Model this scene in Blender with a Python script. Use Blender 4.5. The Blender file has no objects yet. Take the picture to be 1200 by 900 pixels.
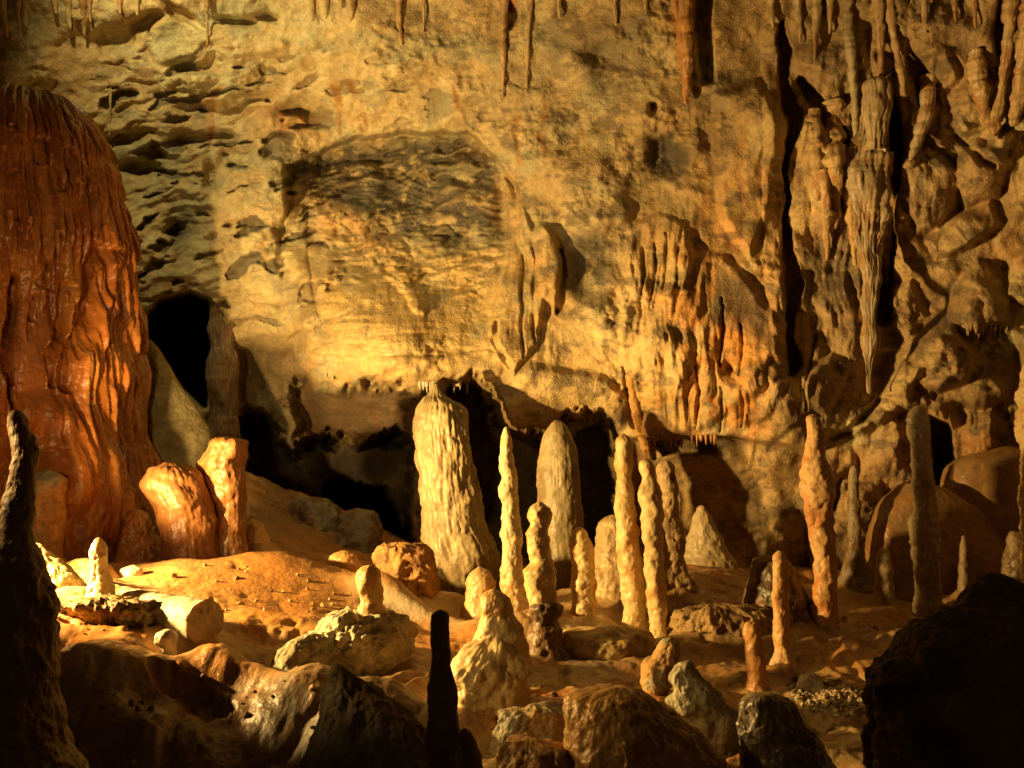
import bpy, math, time
import numpy as np
from mathutils import Vector

T0 = time.time()
S = bpy.context.scene
COL = S.collection

# ------------------------------------------------------------------ camera
F = 1167.0
PITCH = math.radians(5.0)
CP, SP = math.cos(PITCH), math.sin(PITCH)
cam_d = bpy.data.cameras.new('camera')
cam = bpy.data.objects.new('camera', cam_d)
COL.objects.link(cam)
cam_d.sensor_width = 36.0
cam_d.lens = 36.0 * F / 1200.0
cam_d.clip_start = 0.05
cam_d.clip_end = 300.0
cam.location = (0, 0, 0)
cam.rotation_euler = (math.radians(90) + PITCH, 0, 0)
S.camera = cam

# ------------------------------------------------------------------ world (a cave: no daylight gets in)
W = bpy.data.worlds.new("World")
S.world = W
W.use_nodes = True
W.node_tree.nodes['Background'].inputs[0].default_value = (1.0, 0.62, 0.30, 1)
W.node_tree.nodes['Background'].inputs[1].default_value = 0.021

# ------------------------------------------------------------------ the show cave's floodlights, all outside the frame
def spot(name, loc, target, power, size, blend, color, radius=0.06):
    l = bpy.data.lights.new(name, 'SPOT')
    l.energy = power; l.spot_size = math.radians(size); l.spot_blend = blend
    l.color = color; l.shadow_soft_size = radius
    o = bpy.data.objects.new(name, l); COL.objects.link(o)
    o.location = loc
    o.rotation_euler = (Vector(target) - Vector(loc)).to_track_quat('-Z', 'Y').to_euler()
    return o
WARM = (1.0, 0.62, 0.19)
spot('floodlight_low', (-4.9, 7.45, -0.05), (2.6, 8.85, -0.75), 3500, 76, 0.5, WARM, 0.09)
spot('floodlight_wall', (-4.2, 7.5, -0.2), (-0.3, 12.2, 2.8), 3000, 82, 0.8, (1.0, 0.65, 0.225), 0.06)
spot('floodlight_fill', (-3.2, 4.0, 0.3), (-2.2, 12.5, 2.8), 400, 66, 0.9, (1.0, 0.68, 0.27), 0.15)
spot('floodlight_near', (-3.3, 4.2, 0.4), (1.15, 5.8, -1.15), 210, 42, 0.8, WARM, 0.06)
spot('floodlight_dome', (-5.0, 5.2, 0.6), (-4.6, 9.6, 0.6), 85, 70, 0.9, (1.0, 0.55, 0.17), 0.10)
spot('floodlight_high', (-5.0, 9.9, 6.4), (-3.6, 12.7, 4.6), 420, 105, 1.0, (1.0, 0.78, 0.31), 0.10)

# ------------------------------------------------------------------ render look
S.view_settings.view_transform = 'Standard'
S.view_settings.look = 'None'
S.view_settings.exposure = 0.0
S.view_settings.gamma = 1.0
S.render.engine = 'CYCLES'
S.cycles.use_denoising = True
S.cycles.max_bounces = 6
S.cycles.diffuse_bounces = 3
S.cycles.glossy_bounces = 2
S.cycles.sample_clamp_indirect = 3.0
S.cycles.caustics_reflective = False
S.cycles.caustics_refractive = False

# ------------------------------------------------------------------ measuring helper: where a point of the cave stands, from its sight line and distance
def P(u, v, Y):
    a = (np.asarray(u, float) - 600.0) / F
    b = (450.0 - np.asarray(v, float)) / F
    yy = CP - b * SP
    zz = SP + b * CP
    k = np.asarray(Y, float) / yy
    return a * k, np.asarray(Y, float) + 0 * k, zz * k
def PX(x, y, z):                      # back again
    d = y * CP + z * SP
    return 600 + F * x / d, 450 - F * (z * CP - y * SP) / d

# ------------------------------------------------------------------ noise
rng = np.random.RandomState(7)
PERM = rng.permutation(256).astype(np.int32)
PERM = np.concatenate([PERM, PERM])
G = rng.normal(size=(256, 3)); G /= np.linalg.norm(G, axis=1)[:, None]
G = G.astype(np.float32)
JIT = rng.rand(256, 3).astype(np.float32)

def _h(i, j, k):
    return PERM[PERM[PERM[i & 255] + (j & 255)] + (k & 255)]
def pn(x, y, z=0.0, seed=0):
    x, y, z = np.broadcast_arrays(np.asarray(x, np.float32) + 17.3 * seed, np.asarray(y, np.float32) + 5.1 * seed, np.asarray(z, np.float32) + 0.37 * seed)
    xi, yi, zi = np.floor(x).astype(np.int32), np.floor(y).astype(np.int32), np.floor(z).astype(np.int32)
    xf, yf, zf = x - xi, y - yi, z - zi
    u, v, w = [t * t * t * (t * (t * 6 - 15) + 10) for t in (xf, yf, zf)]
    out = 0
    for a in (0, 1):
        wa = u if a else 1 - u
        for b in (0, 1):
            wb = v if b else 1 - v
            for c in (0, 1):
                wc = w if c else 1 - w
                g = G[_h(xi + a, yi + b, zi + c)]
                out = out + wa * wb * wc * (g[..., 0] * (xf - a) + g[..., 1] * (yf - b) + g[..., 2] * (zf - c))
    return out * 1.6
def fbm(x, y, z=0.0, o=4, seed=0, g=0.5, l=2.03):
    s, a, f = 0, 1.0, 1.0
    for k in range(o):
        s = s + a * pn(x * f, y * f, np.asarray(z) * f, seed + k * 3)
        a *= g; f *= l
    return s
def ridged(x, y, z=0.0, o=4, seed=0, g=0.5):
    s, a, f = 0, 1.0, 1.0
    for k in range(o):
        s = s + a * (1 - np.abs(pn(x * f, y * f, np.asarray(z) * f, seed + k * 3)) * 2.2)
        a *= g; f *= 2.03
    return s
def worley(x, y, z, seed=0):
    x, y, z = np.broadcast_arrays(np.asarray(x, np.float32) + seed * 3.7, np.asarray(y, np.float32), np.asarray(z, np.float32))
    xi, yi, zi = np.floor(x).astype(np.int32), np.floor(y).astype(np.int32), np.floor(z).astype(np.int32)
    f1 = np.full(x.shape, 9.0, np.float32); f2 = f1.copy()
    for a in (-1, 0, 1):
        for b in (-1, 0, 1):
            for c in (-1, 0, 1):
                j = JIT[_h(xi + a, yi + b, zi + c)]
                d = (xi + a + j[..., 0] - x) ** 2 + (yi + b + j[..., 1] - y) ** 2 + (zi + c + j[..., 2] - z) ** 2
                f2 = np.minimum(f2, np.maximum(f1, d)); f1 = np.minimum(f1, d)
    return np.sqrt(f1), np.sqrt(f2)
def ss(a, b, x):
    t = np.clip((x - a) / (b - a), 0, 1)
    return t * t * (3 - 2 * t)

# ------------------------------------------------------------------ 2-D masks over a surface's own coordinates
def poly(U, V, pts, soft=8.0):
    """1 inside the polygon, 0 outside, soft edge of the given width."""
    pts = np.array(pts, float)
    lo, hi = pts.min(0) - soft * 2 - 5, pts.max(0) + soft * 2 + 5
    out = np.zeros(U.shape, np.float32)
    m = (U > lo[0]) & (U < hi[0]) & (V > lo[1]) & (V < hi[1])
    if not m.any(): return out
    u, v = U[m], V[m]
    d = np.full(u.shape, 1e9); ins = np.zeros(u.shape, bool)
    n = len(pts)
    for i in range(n):
        x0, y0 = pts[i]; x1, y1 = pts[(i + 1) % n]
        ex, ey = x1 - x0, y1 - y0
        t = np.clip(((u - x0) * ex + (v - y0) * ey) / (ex * ex + ey * ey + 1e-9), 0, 1)
        d = np.minimum(d, (u - x0 - t * ex) ** 2 + (v - y0 - t * ey) ** 2)
        c = (y0 > v) != (y1 > v)
        if abs(ey) > 1e-9:
            ins ^= c & (u < ex * (v - y0) / ey + x0)
    d = np.sqrt(d) * np.where(ins, 1, -1)
    out[m] = ss(-soft / 2, soft / 2, d)
    return out
def blob(U, V, cx, cy, rx, ry, rot=0.0, p=1.0):
    c, s = math.cos(math.radians(rot)), math.sin(math.radians(rot))
    a = ((U - cx) * c + (V - cy) * s) / rx; b = (-(U - cx) * s + (V - cy) * c) / ry
    return np.exp(-((a * a + b * b) ** p))
def stroke(U, V, pts, hard=False):
    """pts: (u, v, half width). Returns a profile 1 on the line, 0 at the half width."""
    pts = np.array(pts, float)
    w = pts[:, 2].max() * 1.6 + 2
    lo, hi = pts[:, :2].min(0) - w, pts[:, :2].max(0) + w
    out = np.zeros(U.shape, np.float32)
    m = (U > lo[0]) & (U < hi[0]) & (V > lo[1]) & (V < hi[1])
    if not m.any(): return out
    u, v = U[m], V[m]; best = np.full(u.shape, 9.0)
    for i in range(len(pts) - 1):
        x0, y0, w0 = pts[i]; x1, y1, w1 = pts[i + 1]
        ex, ey = x1 - x0, y1 - y0
        t = np.clip(((u - x0) * ex + (v - y0) * ey) / (ex * ex + ey * ey + 1e-9), 0, 1)
        best = np.minimum(best, np.hypot(u - x0 - t * ex, v - y0 - t * ey) / (w0 + t * (w1 - w0) + 1e-6))
    out[m] = (1 - ss(0.75, 1.15, best)) if hard else np.sqrt(np.clip(1 - best ** 2, 0, 1))
    return out
def tps(cu, cv, cz, U, V, sc=100.0, reg=0.02):
    cu, cv, cz = [np.asarray(t, float) for t in (cu, cv, cz)]
    def k(r2): return 0.5 * r2 * np.log(r2 + 1e-9)
    A = ((cu[:, None] - cu) ** 2 + (cv[:, None] - cv) ** 2) / sc ** 2
    n = len(cu); Pm = np.stack([np.ones(n), cu / sc, cv / sc], 1)
    M = np.zeros((n + 3, n + 3)); M[:n, :n] = k(A) + reg * np.eye(n); M[:n, n:] = Pm; M[n:, :n] = Pm.T
    w = np.linalg.solve(M, np.concatenate([cz, [0, 0, 0]]))
    out = w[n] + w[n + 1] * U / sc + w[n + 2] * V / sc
    for i in range(n):
        out = out + w[i] * k(((U - cu[i]) ** 2 + (V - cv[i]) ** 2) / sc ** 2)
    return out

# ------------------------------------------------------------------ materials: every rock's mineral colour is a vertex attribute, grain and fine relief are nodes
def rock_mat(name, bump=0.5, scale=30.0, rough=(0.45, 0.75), spec=0.4, dist=0.012, grain=0.35, sss=0.0, specks=0.0):
    m = bpy.data.materials.new(name); m.use_nodes = True
    nt = m.node_tree; n = nt.nodes; L = nt.links
    bs = n['Principled BSDF']
    at = n.new('ShaderNodeAttribute'); at.attribute_name = 'mineral'
    tc = n.new('ShaderNodeTexCoord')
    def noise(sc, det=8, r=0.6):
        t = n.new('ShaderNodeTexNoise'); t.inputs['Scale'].default_value = sc
        t.inputs['Detail'].default_value = det; t.inputs['Roughness'].default_value = r
        L.new(tc.outputs['Object'], t.inputs['Vector']); return t
    n1 = noise(scale * 0.35, 8, 0.68); n2 = noise(scale * 2.2, 4, 0.6)
    mr = n.new('ShaderNodeMapRange'); mr.inputs['From Min'].default_value = 0.3; mr.inputs['From Max'].default_value = 0.7
    mr.inputs['To Min'].default_value = 1 - grain; mr.inputs['To Max'].default_value = 1 + grain * 0.7
    L.new(n1.outputs['Fac'], mr.inputs['Value'])
    mr2 = n.new('ShaderNodeMapRange'); mr2.inputs['From Min'].default_value = 0.3; mr2.inputs['From Max'].default_value = 0.7
    mr2.inputs['To Min'].default_value = 1 - grain * 0.5; mr2.inputs['To Max'].default_value = 1 + grain * 0.4
    L.new(n2.outputs['Fac'], mr2.inputs['Value'])
    mu = n.new('ShaderNodeMath'); mu.operation = 'MULTIPLY'
    L.new(mr.outputs[0], mu.inputs[0]); L.new(mr2.outputs[0], mu.inputs[1])
    vm = n.new('ShaderNodeVectorMath'); vm.operation = 'SCALE'
    L.new(at.outputs['Color'], vm.inputs[0]); L.new(mu.outputs[0], vm.inputs['Scale'])
    L.new(vm.outputs[0], bs.inputs['Base Color'])
    rr = n.new('ShaderNodeMapRange'); rr.inputs['From Min'].default_value = 0.35; rr.inputs['From Max'].default_value = 0.65
    rr.inputs['To Min'].default_value = rough[0]; rr.inputs['To Max'].default_value = rough[1]
    n3 = noise(3.0, 5, 0.6); L.new(n3.outputs['Fac'], rr.inputs['Value']); L.new(rr.outputs[0], bs.inputs['Roughness'])
    bs.inputs['Specular IOR Level'].default_value = spec
    n4 = noise(scale, 10, 0.62)
    vo = n.new('ShaderNodeTexVoronoi'); vo.inputs['Scale'].default_value = scale * 1.5
    L.new(tc.outputs['Object'], vo.inputs['Vector'])
    ad = n.new('ShaderNodeMath'); ad.operation = 'MULTIPLY_ADD'; ad.inputs[1].default_value = -0.25
    L.new(vo.outputs['Distance'], ad.inputs[0]); L.new(n4.outputs['Fac'], ad.inputs[2])
    b = n.new('ShaderNodeBump'); b.inputs['Strength'].default_value = bump; b.inputs['Distance'].default_value = dist
    L.new(ad.outputs[0], b.inputs['Height']); L.new(b.outputs[0], bs.inputs['Normal'])
    if sss > 0:
        bs.inputs['Subsurface Weight'].default_value = sss
        bs.inputs['Subsurface Radius'].default_value = (0.05, 0.02, 0.008)
        bs.inputs['Subsurface Scale'].default_value = 1.0
    return m
M_WALL = rock_mat('limestone_wall', 1.0, 34, (0.45, 0.8), 0.35, 0.018, 0.34)
M_FLOOR = rock_mat('flowstone_floor', 0.6, 22, (0.22, 0.52), 0.5, 0.012, 0.30)
M_CALC = rock_mat('calcite', 0.5, 34, (0.35, 0.65), 0.5, 0.010, 0.25, 0.15)
M_WET = rock_mat('wet_flowstone', 0.55, 16, (0.18, 0.45), 0.55, 0.010, 0.3)
M_ROUGH = rock_mat('rough_rock', 1.0, 22, (0.6, 0.9), 0.3, 0.02, 0.4)

# ------------------------------------------------------------------ mesh helpers
def grid_mesh(name, X, Y, Z, colr, mat, wrap=False, flip=False, cap=False):
    R, C = X.shape
    co = np.stack([X, Y, Z], -1).reshape(-1, 3).astype(np.float32)
    i = np.arange(R - 1)[:, None] * C; j = np.arange(C if wrap else C - 1)[None, :]
    j2 = (j + 1) % C
    q = np.stack([i + j, i + j2, i + C + j2, i + C + j], -1).reshape(-1, 4)
    if flip: q = q[:, ::-1]
    me = bpy.data.meshes.new(name)
    nq = len(q)
    me.vertices.add(len(co)); me.vertices.foreach_set('co', co.ravel())
    me.loops.add(nq * 4); me.loops.foreach_set('vertex_index', q.astype(np.int32).ravel())
    me.polygons.add(nq)
    me.polygons.foreach_set('loop_start', (np.arange(nq) * 4).astype(np.int32))
    me.polygons.foreach_set('use_smooth', np.ones(nq, bool))
    me.update(calc_edges=True)
    ca = me.color_attributes.new('mineral', 'FLOAT_COLOR', 'POINT')
    c4 = np.ones((len(co), 4), np.float32); c4[:, :3] = np.clip(colr.reshape(-1, 3), 0.003, 0.9)
    ca.data.foreach_set('color', c4.ravel())
    me.materials.append(mat)
    return me
def link(name, me, parent=None, loc=None):
    o = bpy.data.objects.new(name, me); COL.objects.link(o)
    if parent is not None: o.parent = parent
    return o
def tag(o, label=None, cat=None, group=None, kind=None):
    if label: o['label'] = label
    if cat: o['category'] = cat
    if group: o['group'] = group
    if kind: o['kind'] = kind
    return o
def normals(X, Y, Z, wrap=False):
    Pm = np.stack([X, Y, Z], -1)
    if wrap:
        du = np.roll(Pm, -1, 1) - np.roll(Pm, 1, 1)
    else:
        du = np.gradient(Pm, axis=1)
    dv = np.gradient(Pm, axis=0)
    n = np.cross(du, dv); n /= (np.linalg.norm(n, axis=-1, keepdims=True) + 1e-9)
    return n
def recentre(o):
    """put the object's origin at the middle of its foot"""
    me = o.data; n = len(me.vertices); a = np.empty(n * 3, np.float32)
    me.vertices.foreach_get('co', a); a = a.reshape(-1, 3)
    c = np.array([(a[:, 0].min() + a[:, 0].max()) / 2, (a[:, 1].min() + a[:, 1].max()) / 2, a[:, 2].min()], np.float32)
    me.vertices.foreach_set('co', (a - c).ravel()); me.update()
    o.location = c.tolist()
def lerp(a, b, t): return a + (b - a) * t[..., None]
def C3(*c): return np.array(c, np.float32)

CREAM = C3(0.64, 0.49, 0.25); PALE = C3(0.66, 0.58, 0.42); ORANGE = C3(0.50, 0.22, 0.055); RUST = C3(0.36, 0.13, 0.03)
GREY = C3(0.30, 0.27, 0.20); MANG_SHADE = C3(0.095, 0.08, 0.06); TAN = C3(0.48, 0.33, 0.16); OLIVE = C3(0.34, 0.31, 0.17)
BROWN = C3(0.22, 0.13, 0.06); DARK = C3(0.10, 0.07, 0.045)

# ================================================================== THE CAVE WALL
def axis(lo, a, b, hi, st, big):
    return np.concatenate([np.arange(lo, a, big), np.arange(a, b, st), np.arange(b, hi + big, big)])
wu = axis(-700, -16, 1216, 1900, 1.5, 9.0)
wv = axis(-420, -14, 735, 900, 1.5, 9.0)
U0, V0 = np.meshgrid(wu, wv)
U0 = U0.astype(np.float32); V0 = V0.astype(np.float32)
CPTS = [(-700,-300,6),(-700,300,7),(-700,800,7),(1900,-300,6),(1900,300,7.5),(1900,800,8),(300,-400,9.5),(900,-400,9.5),
 (-200,0,10.6),(-200,400,11),(-200,800,11),(1400,0,10.2),(1400,400,10.8),(1400,800,11),
 (0,-30,11.7),(300,-30,12.0),(600,-30,12.0),(900,-30,11.7),(1200,-30,11.0),
 (60,90,12.4),(250,60,12.5),(450,90,12.5),(650,90,12.3),(850,90,12.0),(1000,90,11.8),(1200,90,11.4),
 (120,200,13.0),(280,200,12.9),(400,190,13.15),(520,190,13.15),(640,200,12.45),(760,190,12.35),(900,200,12.15),(1060,200,12.1),(1200,200,11.7),
 (200,320,13.1),(330,300,12.6),(430,300,12.7),(520,300,12.7),(620,320,12.15),(720,310,12.25),(840,320,12.1),(980,320,12.2),(1100,300,12.1),(1200,300,11.9),
 (200,430,13.6),(330,400,12.9),(385,400,12.05),(450,430,11.85),(500,425,11.82),(570,435,11.9),(420,360,12.2),(520,360,12.15),(660,430,12.1),(760,430,11.9),(860,430,11.85),(980,430,12.0),(1100,430,11.9),(1200,430,11.8),
 (200,560,13.4),(330,560,13.6),(430,500,12.9),(430,560,13.4),(560,520,12.5),(560,570,12.9),(700,560,12.8),(840,560,12.4),(960,560,12.3),(1100,560,12.3),(1200,560,12.2),
 (200,720,13.2),(430,720,13.6),(700,720,13.0),(900,720,12.6),(1100,720,12.6),(1200,720,12.6)]
cu, cv, cz = zip(*CPTS)
D = tps(cu, cv, cz, U0, V0, 200.0, 0.002)
# natural irregularity of every outline
wx = fbm(U0 / 60, V0 / 60, 0, 4, 1) * 9; wy = fbm(U0 / 60, V0 / 60, 5, 4, 2) * 9
U = U0 + wx; V = V0 + wy
U2 = U0 + wx * 0.35; V2 = V0 + wy * 0.35
wxx = 7 * fbm(U0 / 22, V0 / 22, 3, 4, 3, .6); wyy = 7 * fbm(U0 / 22, V0 / 22, 8, 4, 4, .6)

# --- where the surface is of which kind
m_strata = np.clip(blob(U, V, 215, 215, 150, 130, 0, 2) + blob(U, V, 370, 110, 260, 60, 0, 2) * 0.4 + blob(U, V, 330, 330, 90, 90, 0, 2) * 0.6, 0, 1)
m_scoop = poly(U, V, [(336,188),(400,172),(480,157),(540,158),(580,190),(596,240),(590,300),(560,350),(470,340),(400,300),(350,230)], 40)
m_flute = np.clip(blob(U, V, 775, 330, 60, 90, 0, 2) + blob(U, V, 625, 340, 38, 95, 0, 2) + blob(U, V, 970, 260, 80, 210, 0, 2) + blob(U, V, 830, 440, 90, 80, 0, 2) + blob(U, V, 1110, 520, 130, 60, 0, 2) * .8 + blob(U, V, 1080, 150, 60, 130, 0, 2) * .6, 0, 1)
m_lower = ss(470, 540, V)
m_right = ss(860, 980, U)
m_rug = np.clip(m_right * 0.9 + 0.55 * blob(U, V, 300, 450, 90, 90, 0, 2) + 0.5 * m_lower, 0, 1)

# --- relief
relief = 0
n_big = fbm(U0 / 170, V0 / 130, 1, 3, 11)
n_mod = ss(-0.4, 0.4, fbm(U0 / 55, V0 / 55, 9, 3, 17))        # where folds fade out and come back
relief = relief + 0.22 * n_big + 0.05 * ss(.3, .9, ridged(U / 150, V / 110, 1, 2, 13) - .6)
relief = relief + (0.055 + 0.05 * m_rug) * fbm(U0 / 50, V0 / 62, 2, 3, 14)
rg = ridged(U0 / 80 + 0.4 * pn(U0 / 60, V0 / 60, 3), V0 / 100, 0, 3, 20)
relief = relief + (0.03 + 0.05 * m_rug) * (rg - 1.1)
calm = ss(-0.05, 0.5, fbm(U0 / 120, V0 / 90, 5, 3, 29))
relief = relief + (0.007 + 0.026 * calm) * fbm(U0 / 14, V0 / 11, 4, 4, 24, 0.6)
relief = relief + 0.040 * fbm(U / 36, V / 30, 6, 3, 26, 0.55) * (0.35 + 1.2 * calm)
crk = ss(0.93, 0.995, 1 - np.abs(pn(U / 38, V / 52, 2, 27)) * 1.0) * ss(-0.1, 0.35, fbm(U0 / 90, V0 / 90, 2, 2, 28))
relief = relief - 0.012 * crk * m_rug
# strata: long shallow ledges that tilt up to the right, with pockets under them
sa, sb = U * 0.97 - V * 0.22, V * 0.97 + U * 0.22
st = fbm(sa / 75, sb / 15, 0, 4, 31)
led = np.abs(((sb / 34 + 0.9 * pn(sa / 90, sb / 60, 2, 33)) % 1.0) - 0.0)
relief = relief + m_strata * (0.065 * st + 0.035 * (ss(0.0, 0.85, led) - ss(0.85, 1.0, led)) - 0.05)
pock = ss(0.22, 0.42, fbm(sa / 46, sb / 17, 7, 3, 41)) * np.clip(m_strata * 1.3, 0, 1)
pock = pock * ss(-14, 10, U0 - 110)
relief = relief - 0.13 * pock
# ripple ledges in the dark scoop
rp = fbm(sa / 42, sb / 9, 3, 4, 51)
rw = ((V0 + 22 * pn(U0 / 60, V0 / 40, 1, 52) + 10 * np.sin((U0 - 340) / 55)) / 14.0 + 0.5 * pn(U0 / 25, V0 / 25, 0, 53)) % 1.0
relief = relief + m_scoop * (0.10 * rp + 0.06 * (1 - rw) * n_mod)
low_b = blob(U, V, 470, 380, 120, 70, 0, 2)
relief = relief + low_b * (0.022 * fbm(U0 / 40, V0 / 6, 3, 4, 55) + 0.012 * fbm(U0 / 8, V0 / 30, 3, 3, 56))
# the scoop's arch: the rock above it and right of it ends in a sharp ragged step, the scoop runs out downwards
sc = poly(U, V, [(334,190),(352,184),(400,170),(450,158),(500,152),(545,156),(582,182),(600,212),(612,255),(640,420),(520,470),(340,470),(330,300)], 7)
relief = relief - sc * (0.72 * ss(430, 150, V + 0.18 * (600 - U)) + 0.16 * ss(260, 180, V)) * (0.8 + 0.3 * n_mod)
relief = relief + 0.09 * stroke(U + wxx * .6, V + wyy * .6, [(395,235,10),(425,262,16),(455,300,20),(480,335,18),(492,365,8)]) * (.5 + .6 * n_mod)
# flutes: vertical folds
fl = ridged((U0 + 16 * pn(U0 / 50, V0 / 70, 0, 61)) / 19, V0 / 85, 0, 3, 62)
relief = relief + m_flute * (0.045 * (fl - 1.0) * (0.35 + 0.8 * n_mod) + 0.030 * fbm(U0 / 12, V0 / 70, 0, 3, 66))
# rounded lobes bulging out of the right side wall
w1, w2 = worley(U / 75, V / 90, 0.5, 3)
mr_ = np.clip(m_right * ss(250, 420, V) + 0.5 * m_right, 0, 1)
relief = relief + mr_ * 0.24 * (np.sqrt(np.clip(1.05 - w1 ** 2, 0, 1)) - 0.6)
w1b, w2b = worley(U / 36, V / 44, 0.5, 9)
relief = relief + (0.75 * m_rug + 0.05) * 0.075 * (np.sqrt(np.clip(1.05 - w1b ** 2, 0, 1)) - 0.6)

def fold(pts, h):        # a raised rounded fold of rock, uneven along its length
    global relief
    relief = relief + h * stroke(U2, V2, pts) * (0.35 + 0.75 * n_mod)
def cut(pts, h):         # a cleft
    global relief
    relief = relief - h * stroke(U2, V2, pts)
def sheet(pts, h, soft=9, dome=0.5):   # a lobe or layer of flowstone lapping over the rock behind
    global relief
    m = poly(U2, V2, pts, soft); p_ = np.array(pts, float); cc_ = p_.mean(0); r_ = (p_.max(0) - p_.min(0)) / 2
    relief = relief + h * m * (1 - dome + dome * 1.6 * blob(U, V, cc_[0], cc_[1], r_[0] * 1.1, r_[1] * 1.1, 0, 1.2))
fold([(330,425,18),(380,438,24),(440,442,24),(520,438,22),(570,428,18)], 0.14)
fold([(348,250,12),(345,300,14),(352,360,16),(372,410,18)], 0.10)
sheet([(590,205),(606,235),(626,268),(640,262),(655,285),(662,330),(656,360),(640,350),(628,400),(600,440),(585,420),(575,390),(588,330),(596,260)], 0.13, 7, .3)
sheet([(340,335),(380,300),(470,335),(540,325),(590,300),(604,360),(592,430),(540,452),(390,450),(350,405)], 0.06, 40, 1.0)
sheet([(628,258),(650,272),(660,300),(655,330),(640,345),(630,320)], 0.07, 6, .8)
cut([(656,292,3),(660,320,5),(657,358,5),(653,364,2)], 0.16)
cut([(584,380,3),(580,400,4),(596,430,4)], 0.10)
sheet([(735,270),(770,250),(800,265),(815,300),(800,340),(770,352),(745,350),(735,310)], 0.10, 8, .3)
sheet([(800,290),(850,300),(880,330),(915,380),(920,440),(870,470),(830,500),(790,510),(750,505),(735,440),(770,360)], 0.12, 12, .4)
sheet([(560,455),(620,430),(700,440),(735,470),(730,505),(660,488),(610,500)], 0.14, 12, .6)
sheet([(655,200),(700,180),(735,215),(740,260),(700,280),(665,262)], 0.08, 16, .6)
sheet([(840,110),(885,95),(912,130),(905,240),(880,300),(850,260),(835,180)], 0.16, 12, .6)
cut([(730,430,2),(735,460,4),(744,500,5)], 0.08)
for x_, y0, y1 in [(752,290,350),(765,285,352),(778,275,340),(792,290,338),(846,350,430),(868,380,440),(815,430,500),(845,455,505),(870,450,500),(612,300,420),(626,290,400)]:
    cut([(x_,y0,1.5),(x_+2,(y0+y1)/2,2.6),(x_-1,y1,1.5)], 0.07)
fold([(415,252,6),(440,290,7),(470,325,7),(486,358,6)], 0.05)
cut([(590,0,6),(600,18,8),(596,30,5)], 0.2)
fold([(590,0,5),(589,60,4),(588,116,3)], 0.05); fold([(620,0,3),(616,60,3),(616,108,3)], 0.04)
# big vertical clefts at the right
for pts in ([(918,28,3),(925,60,9),(920,95,6),(926,128,11),(921,170,5),(919,220,3),(921,262,4),(926,300,9),(936,335,13),(930,365,6),(925,395,5),(928,425,9),(924,440,4)],):
    relief = relief - 0.42 * stroke(U0 + wx * .8, V0 + wy * .8, pts)
fold([(905,40,12),(908,130,14),(908,250,14),(914,380,12)], 0.10)
cut([(940,95,6),(958,125,12),(985,160,9),(993,178,5)], 0.3)
cut([(1046,120,6),(1052,170,9),(1046,230,8),(1040,300,9),(1036,370,12)], 0.45)
cut([(980,238,8),(990,225,5)], 0.25)
cut([(1012,110,3),(1012,160,4)], 0.2)
sheet([(945,200),(958,150),(985,172),(992,220),(975,275),(958,255)], 0.22, 12, .7)
fold([(945,150,9),(940,230,10),(937,280,9)], 0.14)
fold([(1065,100,12),(1070,140,16),(1066,185,12)], 0.18); fold([(1052,0,9),(1056,60,9),(1060,110,8)], 0.14); fold([(1030,0,8),(1026,50,8),(1030,85,7)], 0.12)
cut([(1175,0,6),(1170,40,9),(1176,70,6)], 0.35); cut([(1190,135,6),(1172,160,4)], 0.2)
cut([(1120,160,4),(1150,190,6),(1164,196,4)], 0.15)
for pts, h in [([(1055,190),(1085,172),(1118,200),(1122,235),(1100,264),(1075,272),(1058,230)], .26), ([(1120,192),(1145,165),(1182,190),(1168,232),(1130,244),(1118,215)], .22),
        ([(1160,150),(1184,160),(1176,192),(1152,188)], .18), ([(1085,282),(1110,254),(1160,236),(1172,262),(1125,294),(1095,302)], .22), ([(1042,215),(1062,232),(1068,272),(1045,276),(1040,240)], .2),
        ([(1112,345),(1146,306),(1184,336),(1180,378),(1137,392),(1113,370)], .24), ([(1066,444),(1078,400),(1115,383),(1146,415),(1134,446),(1090,460)], .30), ([(1130,452),(1150,434),(1180,448),(1174,472),(1140,474)], .2),
        ([(1044,342),(1070,328),(1088,370),(1062,398),(1042,382)], .22), ([(1036,462),(1058,424),(1078,432),(1062,470)], .2), ([(940,444),(975,416),(1002,428),(970,482),(945,484)], .16), ([(1182,300),(1210,288),(1240,330),(1210,362),(1182,344)], .22),
        ([(1082,70),(1110,58),(1124,92),(1100,114)], .12), ([(1092,468),(1116,470),(1120,500),(1096,508)], .14), ([(1130,480),(1162,478),(1168,530),(1140,536)], .16), ([(1000,500),(1030,480),(1060,500),(1050,560),(1010,560)], .14),
        ([(960,520),(1000,515),(1000,560),(970,600),(955,560)], .12), ([(985,565),(1030,560),(1040,610),(1000,620)], .12), ([(1190,390),(1230,380),(1260,430),(1200,440)], .2), ([(1110,110),(1150,90),(1160,150),(1125,160)], .12),
        ([(850,440),(900,420),(925,445),(900,490),(860,500)], .10), ([(905,450),(950,440),(945,490),(905,520),(880,505)], .10)]:
    sheet(pts, h, 10, .75)
# diagonal shelf running down to the left from the right wall
0 and sheet([(1240,395),(1200,420),(1120,462),(1060,470),(1000,505),(930,535),(850,545),(790,530),(880,510),(930,470),(975,430),(1010,395),(1030,420),(1030,460),(1080,462),(1130,445),(1200,405)], 0.20, 10, .1)
cut([(1030,470,4),(1000,500,5),(975,515,3)], 0.15); cut([(955,395,2),(948,432,2),(942,458,2),(945,480,1.5)], 0.08)
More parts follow.
